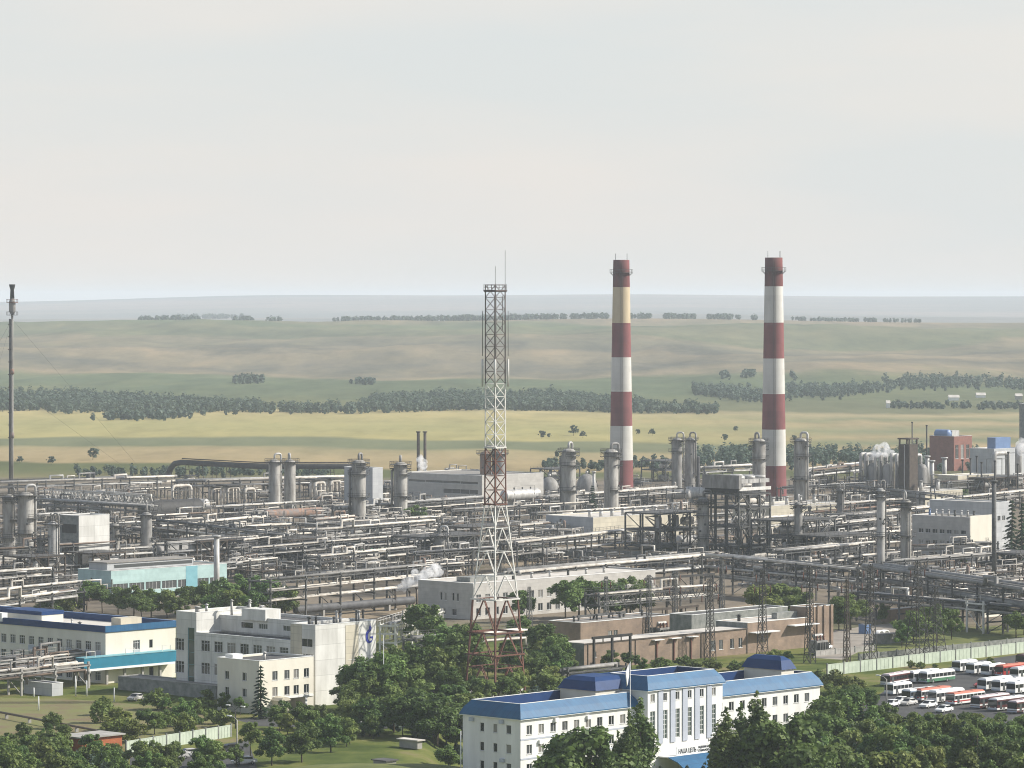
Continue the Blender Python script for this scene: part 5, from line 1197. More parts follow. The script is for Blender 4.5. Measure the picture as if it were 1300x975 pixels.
def tree(kind,P,h,wk=1.0,label=None,group=None,one=None,many=None,pv=None):
    k=R.randrange(len(TP[kind])) if pv is None else pv; o=TP[kind][k]
    P=P.copy(); dz=terr(P.x,P.y) if P.y<1000 else 0; P.z=dz; h=h-dz*.8
    if usedp.get((kind,k)): o=copy_tree(o)
    usedp[(kind,k)]=True
    s=h/BASE[kind]; o.location=P; o.rotation_euler=(0,0,R.uniform(0,6.28)); o.scale=(s*wk,s*wk,s)
    nm={'A':('leafy green tree','leafy green trees'),'B':('yellowish green tree','yellowish green trees'),'P':('slim poplar','slim poplars'),'N':('dark spruce','dark spruces'),'S':('low green bush','low green bushes')}[kind]
    cat={'S':'bush'}.get(kind,'tree'); o.name={'A':'broadleaf_tree','B':'broadleaf_tree','P':'poplar_tree','N':'spruce_tree','S':'bush'}[kind]
    if label: tag(o,label,cat,group)
    else: auto(o,one or nm[0],many or nm[1],cat,group or 'trees and bushes of the works grounds',P)
    return o
def tpx(kind,px,pyb,pyt,wk=1.0,label=None,pv=None):
    P=at(px,pyb); return tree(kind,P,(pyb-pyt)/scale_at(pyb),wk,label,None,pv=pv)
tp=[]
def scatter(poly,n,hr,kinds='AAAB',gap=4.2,wk=(.85,1.2),top=None):
    """trees whose feet fall in a px polygon"""
    x0=min(p[0] for p in poly); x1=max(p[0] for p in poly); y0=min(p[1] for p in poly); y1=max(p[1] for p in poly); k=t=0
    while k<n and t<n*60:
        t+=1; x,y=R.uniform(x0,x1),R.uniform(y0,y1); ins=False
        for i in range(len(poly)):
            (ax,ay),(bx,by)=poly[i],poly[i-1]
            if (ay>y)!=(by>y) and x<(bx-ax)*(y-ay)/(by-ay)+ax: ins=not ins
        if not ins: continue
        P=at(x,y)
        if any((P-q).length<gap for q in tp): continue
        h=R.uniform(*hr)
        if top: h=min(h,(y-top(x)-R.uniform(0,9))/scale_at(y))
        if h<2.6: continue
        tp.append(P); tree(R.choice(kinds),P,h,R.uniform(*wk)); k+=1
# the row of poplars in front of the blue-roofed office
for px,yb,yt,wk,lab in ((812,1030,878,1.15,'poplar covering the left edge of the central sign bay'),(786,1034,918,1.0,'shorter poplar left of the sign bay, before office windows'),(800,1040,893,.85,'thin ragged poplar between the two poplars left of sign'),(920,1022,890,1.25,'stout dark poplar at the right end of the sign canopy'),(959,1015,866,1.2,'tallest poplar before the right wing of blue-roofed office'),(940,1012,885,1.0,'pale poplar between stout dark and tallest poplar'),(770,1045,930,.9,'small poplar beside bushy tree before the left office wing')):
    tpx('P',px,yb,yt,wk,lab)
for px,yb,yt,k,wk,lab in ((742,1040,913,'A',1.15,'large bushy tree hiding the left office wing windows'),(708,1045,948,'B',1.1,'lower bushy tree at the left office corner windows'),(985,1020,905,'A',1.1,'round dark tree right of the tallest poplar'),(1012,1012,895,'A',1.2,'broad tree hiding the right wing end of blue-roofed office')):
    tpx(k,px,yb,yt,wk,lab)
for px in (838,872,893): tpx('N',px,1010,962,.8,{838:'left tip of small spruce before the blue canopy',872:'middle tiny spruce tip before the blue canopy',893:'right tiny spruce tip before the blue canopy'}[px])
# wood along the lower right
tl=lambda x: 862+ (40*max(0,min(1,(x-1090)/55)))
scatter([(1050,930),(1120,925),(1180,935),(1310,945),(1310,1035),(1030,1035)],62,(7,10.5),'AAABBPN',4.0,top=tl)
scatter([(1045,905),(1090,885),(1118,905),(1060,925)],9,(5,7.5),'AAB',3.6,top=tl)
scatter([(1120,918),(1310,925),(1310,945),(1130,940)],18,(3.5,5),'AABS',3.2,top=tl)
scatter([(1005,1000),(1045,960),(1060,1030),(1005,1040)],6,(7,9),'AP',3.5)
# lower left clumps
scatter([(-10,1000),(150,985),(165,1030),(-10,1040)],20,(5,7.5),'AAB',3.6)
scatter([(0,975),(60,962),(110,965),(160,975),(150,990),(0,995)],14,(3.5,5),'AABS',3.2)
scatter([(165,985),(300,965),(310,1010),(165,1020)],17,(4,6),'AAB',3.4)
for px,yb,yt,k,wk in ((188,930,898,'A',1.2),(160,932,912,'S',1.1),(232,922,884,'A',1.1),(262,905,875,'B',1.2),(283,905,878,'A',1.0),(210,905,885,'A',1.0),(245,930,900,'A',1.2),(305,908,883,'A',1.0),(318,960,915,'A',.9),(345,972,920,'A',1.0),(383,968,915,'A',1.1),(420,955,905,'A',1.1),(440,948,910,'B',1.0),(365,935,905,'B',1.0),(400,932,905,'A',1.0)):
    tpx(k,px,yb,yt,wk)
tpx('N',331,912,841,1.1,'lone dark spruce before the cream annex',pv=0)
scatter([(110,900),(250,900),(300,915),(290,935),(160,945),(60,955),(40,935)],16,(2.4,4.6),'SSABS',4)
scatter([(0,945),(90,940),(95,962),(0,968)],9,(3,5),'ABS',3.5)
# big trees around the emblem wall and mast
for px,yb,yt,k,wk in ((458,903,830,'A',1.1),(501,886,816,'A',.9),(448,905,850,'A',1.0),(520,890,814,'A',1.1),(540,892,828,'A',1.2),(552,890,820,'B',.9),(575,880,800,'A',1.2),(540,830,765,'A',1.15),(560,850,790,'A',1.2),(590,850,790,'A',1.1),(600,870,815,'A',1.1),(620,870,825,'A',1.1),(645,860,810,'A',1.0),(470,935,885,'A',1.2),(500,930,880,'B',1.2),(525,935,872,'A',1.25),(555,938,875,'A',1.2),(578,930,885,'A',1.2),(595,935,890,'A',1.0),(460,925,885,'A',1.0),(570,965,940,'A',1.2),(480,905,865,'A',1.0),
    (665,835,780,'A',1.1),(690,850,790,'A',1.3),(700,860,805,'A',1.2),(678,870,825,'A',1.1),(715,865,815,'A',1.1),(660,790,748,'A',1.2),(700,878,845,'B',1.3),(725,872,838,'B',1.2),(650,885,855,'B',1.0),
    (718,790,735,'A',1.2),(735,785,730,'A',1.2),(755,786,736,'A',1.2),(775,786,735,'A',1.2),(800,784,730,'A',1.2),(815,786,742,'A',1.1),
    (774,850,824,'A',1.1),(800,852,826,'A',1.2),(965,792,742,'B',1.3),(990,790,740,'B',1.3),(1010,790,744,'A',1.2),(1080,800,752,'A',1.3),(1065,800,762,'A',1.1),(1160,818,775,'B',1.3),(1190,815,765,'A',1.0),(1208,812,772,'B',.9),(1145,822,790,'A',1.0),(1175,808,770,'B',1.1),(1290,812,775,'A',1.3),(1300,806,770,'A',1.2),(1222,728,702,'A',.9),(1120,792,765,'A',.9)):
    tpx(k,px,yb,yt,wk)
scatter([(330,925),(420,915),(600,905),(600,940),(500,945),(330,945)],26,(4.5,7),'AAAB',3.4)
scatter([(440,900),(500,892),(520,900),(450,908)],5,(4,6),'AAB',3.6)
scatter([(640,860),(720,835),(735,865),(690,890),(650,885)],10,(5,7.5),'AAB',3.8)
for px,yb,yt,k,wk in ((470,905,838,'A',1.3),(484,903,824,'A',1.1),(455,908,852,'A',1.2),(436,912,868,'A',1.2),(600,893,856,'A',1.2),(617,897,862,'A',1.2),(641,894,858,'A',1.2),(655,891,852,'B',1.2),(575,894,845,'A',1.2),(590,880,838,'B',1.0),(550,893,842,'A',1.2),(525,897,848,'B',1.2),(719,853,828,'A',1.1),(1000,842,826,'A',1.2),(985,840,824,'S',1.3),(868,846,832,'S',1.4),(838,850,834,'S',1.4),(815,853,834,'A',1.0)): tpx(k,px,yb,yt,wk)
# belt behind the left offices and around turquoise hall
for px,yb,yt,k in ((110,775,742,'A'),(130,778,748,'A'),(150,780,752,'B'),(170,782,748,'A'),(192,784,752,'A'),(212,785,755,'B'),(235,784,750,'A'),(258,782,742,'A'),(282,780,738,'A'),(305,778,733,'A'),(328,778,735,'A'),(345,780,738,'A'),(358,786,748,'A'),(90,778,760,'S'),(320,792,755,'A'),(295,790,755,'B'),(270,790,760,'A'),(60,782,766,'S'),(180,790,760,'A'),(225,790,764,'A')):
    tpx(k,px,yb,yt-7,1.2)
for px,yb,yt in ((1284,712,630),(1298,714,634)): tpx('N',px,yb,yt,.9,{1284:'left dark spruce of pair beside the works office',1298:'right dark spruce of pair at frame edge by works office'}[px])
tpx('N',752,658,614,1.2,'dark spruce growing between the two tall columns right of mast'); tpx('N',1218,728,702,1.2,'small spruce in the yard before the works office')
tpx('A',530,672,640,1.4,'dark green tree among pipes right of the ringed columns'); tpx('A',1222,646,620,1.1,'bush on the roof edge right of the compressor hall')
for px,yb,yt,wk in ((1157,848,838,1.0),(1168,849,840,1.2),(1188,850,842,1.0),(1258,842,834,1.2),(880,852,838,1.5),(905,852,836,1.5),(935,852,838,1.4),(1060,880,850,1.3),(1085,878,858,1.3),(1040,868,850,1.3),(690,880,850,1.3)): tpx('S',px,yb,yt,wk)
# single trees and clumps out on the fields
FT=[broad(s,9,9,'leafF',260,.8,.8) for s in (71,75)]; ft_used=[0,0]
for px,yb,h in ((688,557,7),(728,553,9),(118,584,9),(25,588,5),(65,590,6),(740,556,6),(810,552,5),(828,553,6),(920,560,6),(934,548,5),(697,556,4),(1008,560,5),(155,640,0)):
    if not h: continue
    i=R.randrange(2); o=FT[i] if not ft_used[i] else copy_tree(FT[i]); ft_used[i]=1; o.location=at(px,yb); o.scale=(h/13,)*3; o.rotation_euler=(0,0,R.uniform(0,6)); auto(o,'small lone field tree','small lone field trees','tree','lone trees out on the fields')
# far woods that read as one mass
def wood(name,label,poly_fn,n,hr,size,per,lift=True,gauss=None):
    b=MB(); q=random.Random(len(name)+n)
    for i in range(n):
        x,y=poly_fn(q); z=terr(x,y); h=q.uniform(*hr); w_=h*q.uniform(.35,.6)
        for k in range(per):
            d=Vector((q.gauss(0,1),q.gauss(0,1),q.gauss(0,1))).normalized(); p=Vector((x,y,z+h*.47))+Vector((d.x*w_*.62,d.y*w_*.62,d.z*h*.47))*(q.random()**.35)
            nn=(d+Vector((0,0,.4))+Vector((q.gauss(0,.4),q.gauss(0,.4),q.gauss(0,.4)))).normalized(); a=nn.orthogonal().normalized(); a=Quaternion(nn,q.uniform(0,6.28))@a; c=nn.cross(a); s=size*q.uniform(.6,1.3)
            b.quad(p-a*s-c*s*.6,p+a*s*.3-c*s*.8,p+a*s+c*s*.5,p-a*s*.4+c*s*.8)
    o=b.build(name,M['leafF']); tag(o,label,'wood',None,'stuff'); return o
def xy(px,D): return ((px-CX)/F*D, D)
def rv(q):   # river wood: left part nearer and thicker
    while 1:
        px=q.uniform(-30,910); D=q.triangular(2720,3260,2900)
        lo=2680+ (120 if px<60 else 0)+(60*math.sin(px/80)) + (90 if 300<px else 0)
        hi=3080+170*math.sin(px/95+1.2)+(120 if 560<px<700 else 0)-(160 if 330<px<470 else 0)
        if px>700: hi-= (px-700)*.9; lo+=20
        hi=max(hi,lo+110)
        if lo<D<hi: return xy(px,D)
wood('river_wood','broad blue-green river wood beyond yellow field on left and centre',rv,3600,(3.5,10.5),.95,40)
def rv2(q):
    while 1:
        px=q.uniform(880,1330); D=3250+130*math.sin(px/60)+q.gauss(0,60)+ (150 if px>1000 else -60)
        if q.random()<.65+.35*math.sin(px/23): return xy(px,D)
wood('river_wood','thinner broken river wood line on the right side',rv2,900,(3,10),.95,36)
def rv3(q): px=q.gauss(185,28); D=2640+q.gauss(0,22)+(px-185)*.7; return xy(px,D)
wood('field_copse','dark copse standing forward of the left river wood',rv3,70,(5,8),1.1,30)
def belt(x0,x1,D0,gapf=None,jit=30):
    def f(q):
        while 1:
            px=q.uniform(x0,x1)
            if gapf is None or gapf(px,q): return xy(px,D0+q.gauss(0,jit))
    return f
wood('tree_belt','long straight tree belt along the ridge in centre',belt(424,772,6020),330,(7,11),1.9,26)
wood('tree_belt','broken tree belt on ridge between and beyond the striped chimneys',belt(775,960,6030,lambda p,q:math.sin(p/9)>-.6),140,(7,10.5),1.9,24)
wood('tree_belt','thin low tree belt fading out on the right ridge',belt(1000,1170,6060),90,(5,8),1.8,18)
wood('tree_clump','row of four tree clumps on the left ridge',belt(177,253,6000,lambda p,q:math.sin(p/3.2)>-.75),85,(8,13),2.2,20)
wood('tree_clump','two small tree clumps on ridge left of centre',belt(297,356,6010,lambda p,q:(p<320 and p>297) or p>340),40,(8,12),2.2,20)
wood('hill_thicket','small thicket high on the hill slope left of centre',belt(298,334,3560,None,25),50,(6,9),1.4,22)
wood('hill_thicket','faint thicket on hill slope between mast and middle',belt(445,475,3500,None,20),26,(5,7),1.4,20)
wood('far_thicket','faint dark far wood line on distant left plateau',belt(222,308,9200,None,60),80,(9,14),3,16)
wood('hill_thicket','faint thickets on slope behind the right chimney',belt(915,1010,3620,lambda p,q:math.sin(p/5)>0,30),45,(5,9),1.4,20)
# scrub along the back edge of the works
def scr(q):
    px=q.uniform(90,420); return xy(px,q.gauss(1800,14))
wood('field_scrub','low green scrub along back edge of works on left',scr,150,(2,4.5),.6,40)
def scr2(q): px=q.uniform(880,1240); D=q.gauss(1930,50); return xy(px,D)
wood('field_scrub','green scrub belt behind the works right of slender columns',scr2,330,(4,9),.75,44)
def scr3(q): px=q.uniform(690,880); D=q.gauss(1880,30); return xy(px,D)
wood('field_scrub','low scrub strip behind the domed tanks',scr3,110,(2.5,5),.7,40)
def scr4(q): px=q.gauss(934,13); return xy(px,q.gauss(1880,10))
wood('field_copse','rounded dark copse between the striped chimneys behind works',scr4,26,(8,13),.8,60)
def scr5(q): px=q.uniform(1130,1300); return xy(px,q.gauss(2900,25))
wood('field_scrub','dull hedge line across the right fields',scr5,90,(3,6),1.1,24)
# undergrowth under the trees at the foot of the picture
def ug(q):
    a=q.random()
    if a<.45: px,py=q.uniform(1010,1310),q.uniform(930,1010)
    elif a<.7: px,py=q.uniform(-10,170),q.uniform(965,1010)
    elif a<.85: px,py=q.uniform(450,600),q.uniform(895,940)
    else: px,py=q.uniform(640,730),q.uniform(855,895)
    p=at(px,py); return p.x,p.y
wood('undergrowth','leafy undergrowth at the feet of the foreground trees',ug,420,(1.2,3.0),.30,70)
# grass tufts over the lawns
def gr(q):
    b_=q.random()
    if b_<.5: p=at(q.uniform(0,330),q.uniform(875,960))
    elif b_<.7: p=at(q.uniform(380,590),q.uniform(950,985))
    else: p=at(q.uniform(1040,1300),q.uniform(795,850))
    return p.x,p.y

# ================= grounds: lot, roads, lawns =================
sheet('asphalt_lot',[(1085,905),(1135,868),(1230,840),(1330,826),(1345,915),(1190,935),(1085,935)],M['asph'],.004)
sheet('road',[(300,914),(330,910),(480,915),(600,905),(600,916),(480,926),(330,922)],M['asph'],.008)
sheet('car_park',[(165,962),(315,940),(330,985),(165,1000)],M['asph'],.012)
sheet('lawn',[(-20,980),(-20,885),(110,889),(250,900),(300,915),(290,935),(150,952)],M['drylawn'],.016)
sheet('gravel_yard',[(1030,835),(1060,800),(1140,790),(1180,800),(1110,815),(1075,838)],M['gravel'],.004)
sheet('lawn',[(1040,852),(1110,818),(1190,800),(1330,790),(1330,822),(1080,850)],M['grassy'],.012)
sheet('soil_yard',[(640,716),(700,704),(800,700),(900,702),(890,716),(760,724),(640,730)],M['soil'],.020)
sheet('soil_yard',[(820,790),(960,765),(1010,765),(960,785),(870,800)],M['soil'],.024)
sheet('soil_yard',[(370,770),(540,752),(545,775),(420,792),(360,792)],M['soil'],.028)
sheet('soil_yard',[(1160,730),(1290,718),(1310,728),(1230,742)],M['gravel'],.032)
# gentle grassy mound with manhole kerbs
b=MB(); C=at(478,985); n=40; 
for i in range(9):
    t=i/8; r=16*t; 
    for k in range(n): a=2*PI*k/n; rr=r*(1+.15*math.sin(3*a)); b.v.append((rr*1.0*math.cos(a),rr*1.25*math.sin(a),1.5*(1-t*t)**1.2 - (.2 if i==8 else 0)))
for i in range(8):
    for k in range(n): j=(k+1)%n; b.face((i*n+k,i*n+j,(i+1)*n+j,(i+1)*n+k),0,True)
o=b.build('ground',M['grassy']); o.location=C; tag(o,kind='structure')
# ================= fences =================
def panel_fence(label,a,bb,h,m='fence',sp=6.0,name='concrete_fence',rail=False):
    A=at(*a); B=at(*bb); d=B-A; L=d.length; o=empty(name,A,math.atan2(d.y,d.x),label,'fence'); n=max(1,round(L/sp)); sp=L/n
    for i in range(n):
        p=MB(); p.box(i*sp+.14,(i+1)*sp-.14,-.06,.06,0,h); 
        for k in range(1,4): x=i*sp+.14+(sp-.28)*k/4; p.box(x-.05,x+.05,-.1,-.061,.1,h-.1)
        p.box(i*sp+.14,(i+1)*sp-.14,-.09,.09,h+.002,h+.12); p.build('panel',M[m],o)
    for i in range(n+1): p=MB(); p.box(i*sp-.13,i*sp+.13,-.16,.13,0,h+.35); p.build('post',M['dconc'],o)
    return o
panel_fence('long pale green concrete panel fence behind the bus park',(1050,858),(1345,823),2.3)
panel_fence('green white concrete fence by the small car park',(160,957),(293,935.5),2.1,sp=4)
panel_fence('white low fence behind trees left of mast foot',(395,932),(470,916),1.6,'trim',4)
panel_fence('farther thin concrete fence across the right lawn',(1035,833),(1110,826),1.1,'concrete',6,'low_fence')
panel_fence('second grey fence line just beyond the pale green one',(1090,838),(1345,812),1.2,'dconc',7)
# ================= posts, lamps, masts, pylons =================
def pole(name,label,cat,px,yb,yt,r=.12,m='concrete',lamp=0,one=None,many=None,group=None):
    P=at(px,yb); h=(yb-yt)/scale_at(yb); o=empty(name,P,ANG,label,cat); b=MB(); b.cyl((0,0,0),(0,0,h),r,r*.65,n=8); b.build('post',M[m],o)
    for k in range(lamp):
        s=-1 if k==0 else 1; b=MB(); b.tube([(0,0,h-.1),(0,-s*.7,h+.4),(0,-s*1.7,h+.55)],.06,n=5); a=b.build('arm',M[m],o); b=MB(); b.box(-.17,.17,min(-s*1.5,-s*2.5),max(-s*1.5,-s*2.5),h+.5,h+.68); b.build('lamp_head',M['trim'],a)
    if one: auto(o,one,many,cat,group,P)
    return o
pole('street_lamp','grey street lamp with one arm at the small car park','street lamp',301,965,914,.16,'concrete',1)
pole('street_lamp','two-armed street lamp before the cream annex','street lamp',299,925,900,.13,'dsteel',2)
pole('street_lamp','tall grey street lamp standing in the bus park corner','street lamp',1125.5,908,862,.16,'concrete',1)
pole('flagpole','thin pale flagpole in trees right of emblem wall','flagpole',487,905,806,.09,'trim')
pole('street_lamp','pale thin post at the near left office corner','pole',585,985,928,.12,'trim')
def flag(px,yb,yt,label,sz=2.4):
    P=at(px,yb); h=(yb-yt)/scale_at(yb); o=empty('flagpole',P,ANG,label,'flag'); b=MB(); b.cyl((0,0,0),(0,0,h),.07,.05,n=6); b.build('pole',M['trim'],o); b=MB(); n=6
    for i in range(n+1):
        t=i/n; b.v+=[(-t*sz*.55,.12*math.sin(t*5),h-.1-t*sz*.7),(-t*sz*.55*.7-.02,.12*math.sin(t*5+.8),h-.1-sz*.9-t*sz*.75)]
        if i: k=2*i; b.face((k-2,k,k+1,k-1),0,True)
    f=b.build('cloth',M['flag'],o); md=f.modifiers.new('t','SOLIDIFY'); md.thickness=.02
flag(800,1000,840,'drooping white flag above the rear penthouse of blue-roofed office'); flag(984,1006,938,'drooping white flag among trees right of the poplars',2.6)
for px,yb,yt in ((43,885,873),(49,902,884),(96,884,858),(145,891,873),(110,884,864)): pole('white_post',None,'post',px,yb,yt,.17,'trim',0,'short white post','short white posts','white posts on the left lawn')
for px,yb,yt in ((1125,730,640),(1155,740,650),(1165,735,690),(1040,735,680),(1000,722,700),(985,740,690),(1078,735,660),(1190,705,672),(1232,706,668),(860,745,690),(1021,745,700)): pole('post',None,'post',px,yb,yt,.16,'steel',0,'thin grey post','thin grey posts','grey posts among the pipes')
def pylon(label,px,yb,yt,wb,wt,arms=(),m='dsteel',name='lattice_pylon',ang=ANG,n=9,cat='pylon'):
    P=at(px,yb); s=scale_at(yb); h=(yb-yt)/s; o=empty(name,P,ang,label,cat); b=MB(); lattice(b,0,0,wb/2,wb/2*.45+wt/2*.55,0,h*.45,max(3,n//2),.13,.065); lattice(b,0,0,wb/2*.45+wt/2*.55,wt/2,h*.45,h,n,.11,.055); b.build('lattice_shaft',M[m],o)
    for z_,L in arms:
        b=MB()
        for sg in (-1,1):
            for y in (-wt/2,wt/2): b.bar((0,y,h*z_),(sg*L,0,h*z_+.15),.09); b.bar((0,y,h*z_+1.1),(sg*L,0,h*z_+.2),.07)
        b.build('crossarm',M[m],o); b=MB()
        for sg in (-1,1): b.cyl((sg*L,0,h*z_-1.4),(sg*L,0,h*z_+.1),.13,n=6)
        b.build('insulator',M['mred'],o)
    return o
pylon('dark lattice pylon before the middle of the brick workshop',901.5,838,735,1.9,.7,((.93,2.2),(.80,2.8)))
pylon('dark lattice pylon before the white roofed taller workshop',968,835,722,1.9,.7,((.93,2.2),(.80,2.8)))
pylon('dark lattice pylon at the square brick block',1028,842,718,1.9,.7,((.93,2.2),(.8,2.8)))
pylon('dark lattice pylon standing on the lawn right of brick block',1105,838,716,2.2,.7,((.93,2.4),(.8,3.0)))
pylon('wide splayed pylon left leg pair behind the bus fence',1165,834,712,4.2,.7,((.9,2.6),))
pylon('wide splayed dark pylon nearest to the pale green fence',1187,833,745,4.0,.8)
pylon('slim grey lattice pole by the substation house',769.5,806,732,1.1,.5,((.9,1.6),),'steel')
pylon('slim grey lattice pole at workshop hall left end',857,812,725,1.2,.6,((.93,1.8),(.75,2.0)),'steel')
pylon('slim grey lattice pole behind the low dark hall',917,792,712,1.1,.5,((.9,1.6),),'steel')
pylon('slim grey lattice mast left beside the mast right leg',672,795,745,1.2,.5,(),'steel')
pylon('slim grey lattice pole before the white-roofed wing end',824,816,730,1.2,.6,((.93,1.8),),'steel')
pylon('brown lattice pole between the right hand pylons',1075,842,735,1.2,.5,((.92,1.8),),'steelb')
# dark portal gantry and rusty bracket poles by the brick workshop
def gantry(px,yb,pxr,h,label,m='blackish',n=3):
    A=at(px,yb); L=reach(A,U,pxr); o=empty('portal_gantry',A,ANG,label,'gantry')
    for i in range(n): b=MB(); b.box(L*i/(n-1)-.22,L*i/(n-1)+.22,-.22,.22,0,h); b.build('leg',M[m],o)
    b=MB(); b.box(-.5,L+.5,-.25,.25,h+.003,h+.55); b.build('beam',M[m],o)
    for i in range(5): b=MB(); b.cyl((L*i/4,0,h-.8),(L*i/4,0,h),.14,n=6); b.build('insulator',M['steelb'],o)
gantry(754,857,800,7.6,'black three-legged portal gantry before the brick workshop left end')
gantry(735,820,792,6.5,'grey switchgear gantry before the brick substation house','steel',4)
gantry(826,808,885,6.0,'dark switchgear gantry right of the substation house','steelb',4)
gantry(820,771,905,7,'dark post gantry behind low grey hall','dsteel',4)
def transformer(px,yb,label):
    P=at(px,yb); o=empty('transformer',P,ANG,label,'transformer'); b=MB(); b.box(0,4,0,2.4,.4,3.2); b.build('tank',M['alud'],o); b=MB()
    for i in range(6): b.box(.3+i*.6,.55+i*.6,-.7,-.01,.7,2.8)
    b.build('radiator',M['steel'],o); b=MB(); b.hcyl((.4,1.2,4.2),(3.2,1.2,4.2),.5,n=10); b.build('conservator',M['alu'],o)
    for i in range(3): b=MB(); b.lathe([(.18,3.2),(.26,3.5),(.15,3.7),(.24,4.0),(.1,4.4)],cx=.7+i*1.2,cy=.5,n=8,caps=False); b.build('bushing',M['mred'],o)
for px,yb,l in ((781,812,'grey transformer with conservator before the substation house'),(838,815,'grey transformer right of the substation house'),(893,806,'pale transformer left of the taller workshop white roof'),(1037,832,'pale switch cabinet cluster beside square brick block'),(805,813,'second grey transformer beside first, before substation house')): transformer(px,yb,l)
# ================= buses and cars =================
def wheel(o,x,y,r,wd):
    b=MB(); b.cyl((x,y-wd/2,r),(x,y+wd/2,r),r,n=12); t=b.build('wheel',M['tyre'],o); b=MB(); b.cyl((x,y-wd/2-.02,r),(x,y-wd/2+.01,r),r*.55,n=10); b.build('rim',M['hub'],t)
def bus(L=10.5,body='white_bus',stripe=None,roof='white_bus',front=None,round_=.35,Hh=2.95,Wd=2.5,skirt=None):
    o=empty('bus',(0,0,0)); r=.48; lo=.42; mid=1.45; up=2.3
    b=MB(); y0,y1=0,Wd
    prof=[(0,lo+.15),(.12,lo),(L-.1,lo),(L,lo+.2),(L,mid),(-.02+.02,mid)]
    b.slab(prof,0,0,0) if False else None
    def shellbox(x0,x1,z0,z1,m,ins=0,taper=0):
        b.v+= []; n=len(b.v); a=taper
        b.v+=[(x0,y0+ins,z0),(x1,y0+ins,z0),(x1,y1-ins,z0),(x0,y1-ins,z0),(x0+a,y0+ins+a*.5,z1),(x1-a*.5,y0+ins+a*.5,z1),(x1-a*.5,y1-ins-a*.5,z1),(x0+a,y1-ins-a*.5,z1)]
        for q in ((3,2,1,0),(4,5,6,7),(0,1,5,4),(1,2,6,5),(2,3,7,6),(3,0,4,7)): b.face(tuple(n+i for i in q),m)
    shellbox(0,L,lo,.85,2); shellbox(.002,L-.002,.852,1.15,1); shellbox(0,L,1.152,mid,0); shellbox(.04,L-.03,up,2.62,0,.02,.06)
    # window posts
    npst=int(L/1.35)
    for i in range(npst+1): x=.05+(L-.17)*i/npst; b.box(x,x+.11,.012,.05,mid+.002,up-.002,0); b.box(x,x+.11,Wd-.05,Wd-.012,mid+.002,up-.002,0)
    b.box(L-.1,L-.02,.02,Wd-.02,mid+.002,up-.002,0)
    b.build('body',[M[body],M[stripe or body],M[skirt or body]],o)
    b=MB(); n=len(b.v); t=.16
    b.v+=[(.10,.06,2.622),(L-.08,.06,2.622),(L-.08,Wd-.06,2.622),(.10,Wd-.06,2.622),(.32,.42,Hh),(L-.25,.42,Hh),(L-.25,Wd-.42,Hh),(.32,Wd-.42,Hh)]
    for q in ((4,5,6,7),(0,1,5,4),(1,2,6,5),(2,3,7,6),(3,0,4,7)): b.face(tuple(n+i for i in q),0)
    for x in (L*.3,L*.7): b.box(x,x+.9,.85,Wd-.85,Hh+.003,Hh+.14)
    b.build('roof',M[roof],o)
    b=MB(); b.box(.08,L-.06,.03,.031+.02,mid,up); b.box(.08,L-.06,Wd-.05,Wd-.03,mid,up); b.build('side_window',M['glass'],o)
    b=MB(); b.quad((.0,.12,mid-.25),(.0,Wd-.12,mid-.25),(.05,Wd-.16,2.5),(.05,.16,2.5)); b.box(-.015,.03,.1,Wd-.1,mid-.25,2.42); b.build('windscreen',M['glass'],o)
    b=MB(); b.box(-.08,.0,.05,Wd-.05,lo,.72); b.build('bumper',M[front or 'pil'],o)
    for y in (.35,Wd-.65): b=MB(); b.box(-.04,.0,y,y+.3,.85,1.08); b.build('headlight',M['lamp'],o)
    b=MB(); b.box(.95,1.75,-.012,.02,.5,2.25); b.build('door',M['glassm'],o)
    for x in (L*.22,L*.72): wheel(o,x,.13,r,.26); wheel(o,x,Wd-.13,r,.26)
    return o
BP={'white':bus(10.2),'short':bus(6.9,Hh=2.85),'green':bus(10.6,'white_bus','green_bus','white_bus',skirt='green_bus'),'red':bus(11,'white_bus','red_bus','ored_bus',skirt='white_bus'),'pink':bus(11,'dark_bus','white_bus','lilac',skirt='dark_bus'),'whitew':bus(11,'dark_bus','dark_bus','white_bus',skirt='white_bus'),'blue':bus(10.5,'blue_bus','blue_bus','white_bus',skirt='blue_bus'),'dark':bus(10,'dark_bus','dark_bus','dark_bus'),'redall':bus(10,'red_bus','red_bus','ored_bus')}
ub={}
def place_bus(k,px,py,label,da=0.0):
    o=BP[k] if k not in ub else copy_tree(BP[k]); ub[k]=1; o.location=at(px,py)+Vector((0,0,.02)); o.rotation_euler=(0,0,ANG+da); o.name='bus'; o.scale=(.92,.92,.86); tag(o,label,'bus','buses in the bus park')
place_bus('short',1134,883.5,'short white bus standing alone beside tall lamp')
place_bus('white',1160,868,'plain white bus behind the green-striped bus')
place_bus('green',1177,868.5,'white bus with dark green waist stripes')
place_bus('blue',1156,892,'grey-blue fronted bus with white roof, left end of front row')
place_bus('red',1170,891.5,'red and white bus with orange roof beside grey-blue bus')
place_bus('white',1189,893.5,'white bus squeezed between two red-striped buses')
place_bus('red',1212,896.5,'red-roofed red and white bus in the middle of front row')
place_bus('pink',1244,901,'maroon bus with faded lilac roof in the front row')
place_bus('whitew',1266,904,'maroon and white bus with white roof in front row')
place_bus('pink',1291,907,'lilac-roofed maroon bus at the right end of front row')
place_bus('white',1252,877.5,'white bus at left end of the middle right row')
place_bus('white',1270,879.5,'second white bus of middle right row, showing dark windscreen')
place_bus('white',1289,882,'white bus cut by frame edge in middle right row')
place_bus('short',1219,854,'short white bus nearest to fence, left of back row')
place_bus('short',1237,857,'second short white bus in back row beneath the fence')
place_bus('short',1256,859,'third short white bus in back row beneath the fence')
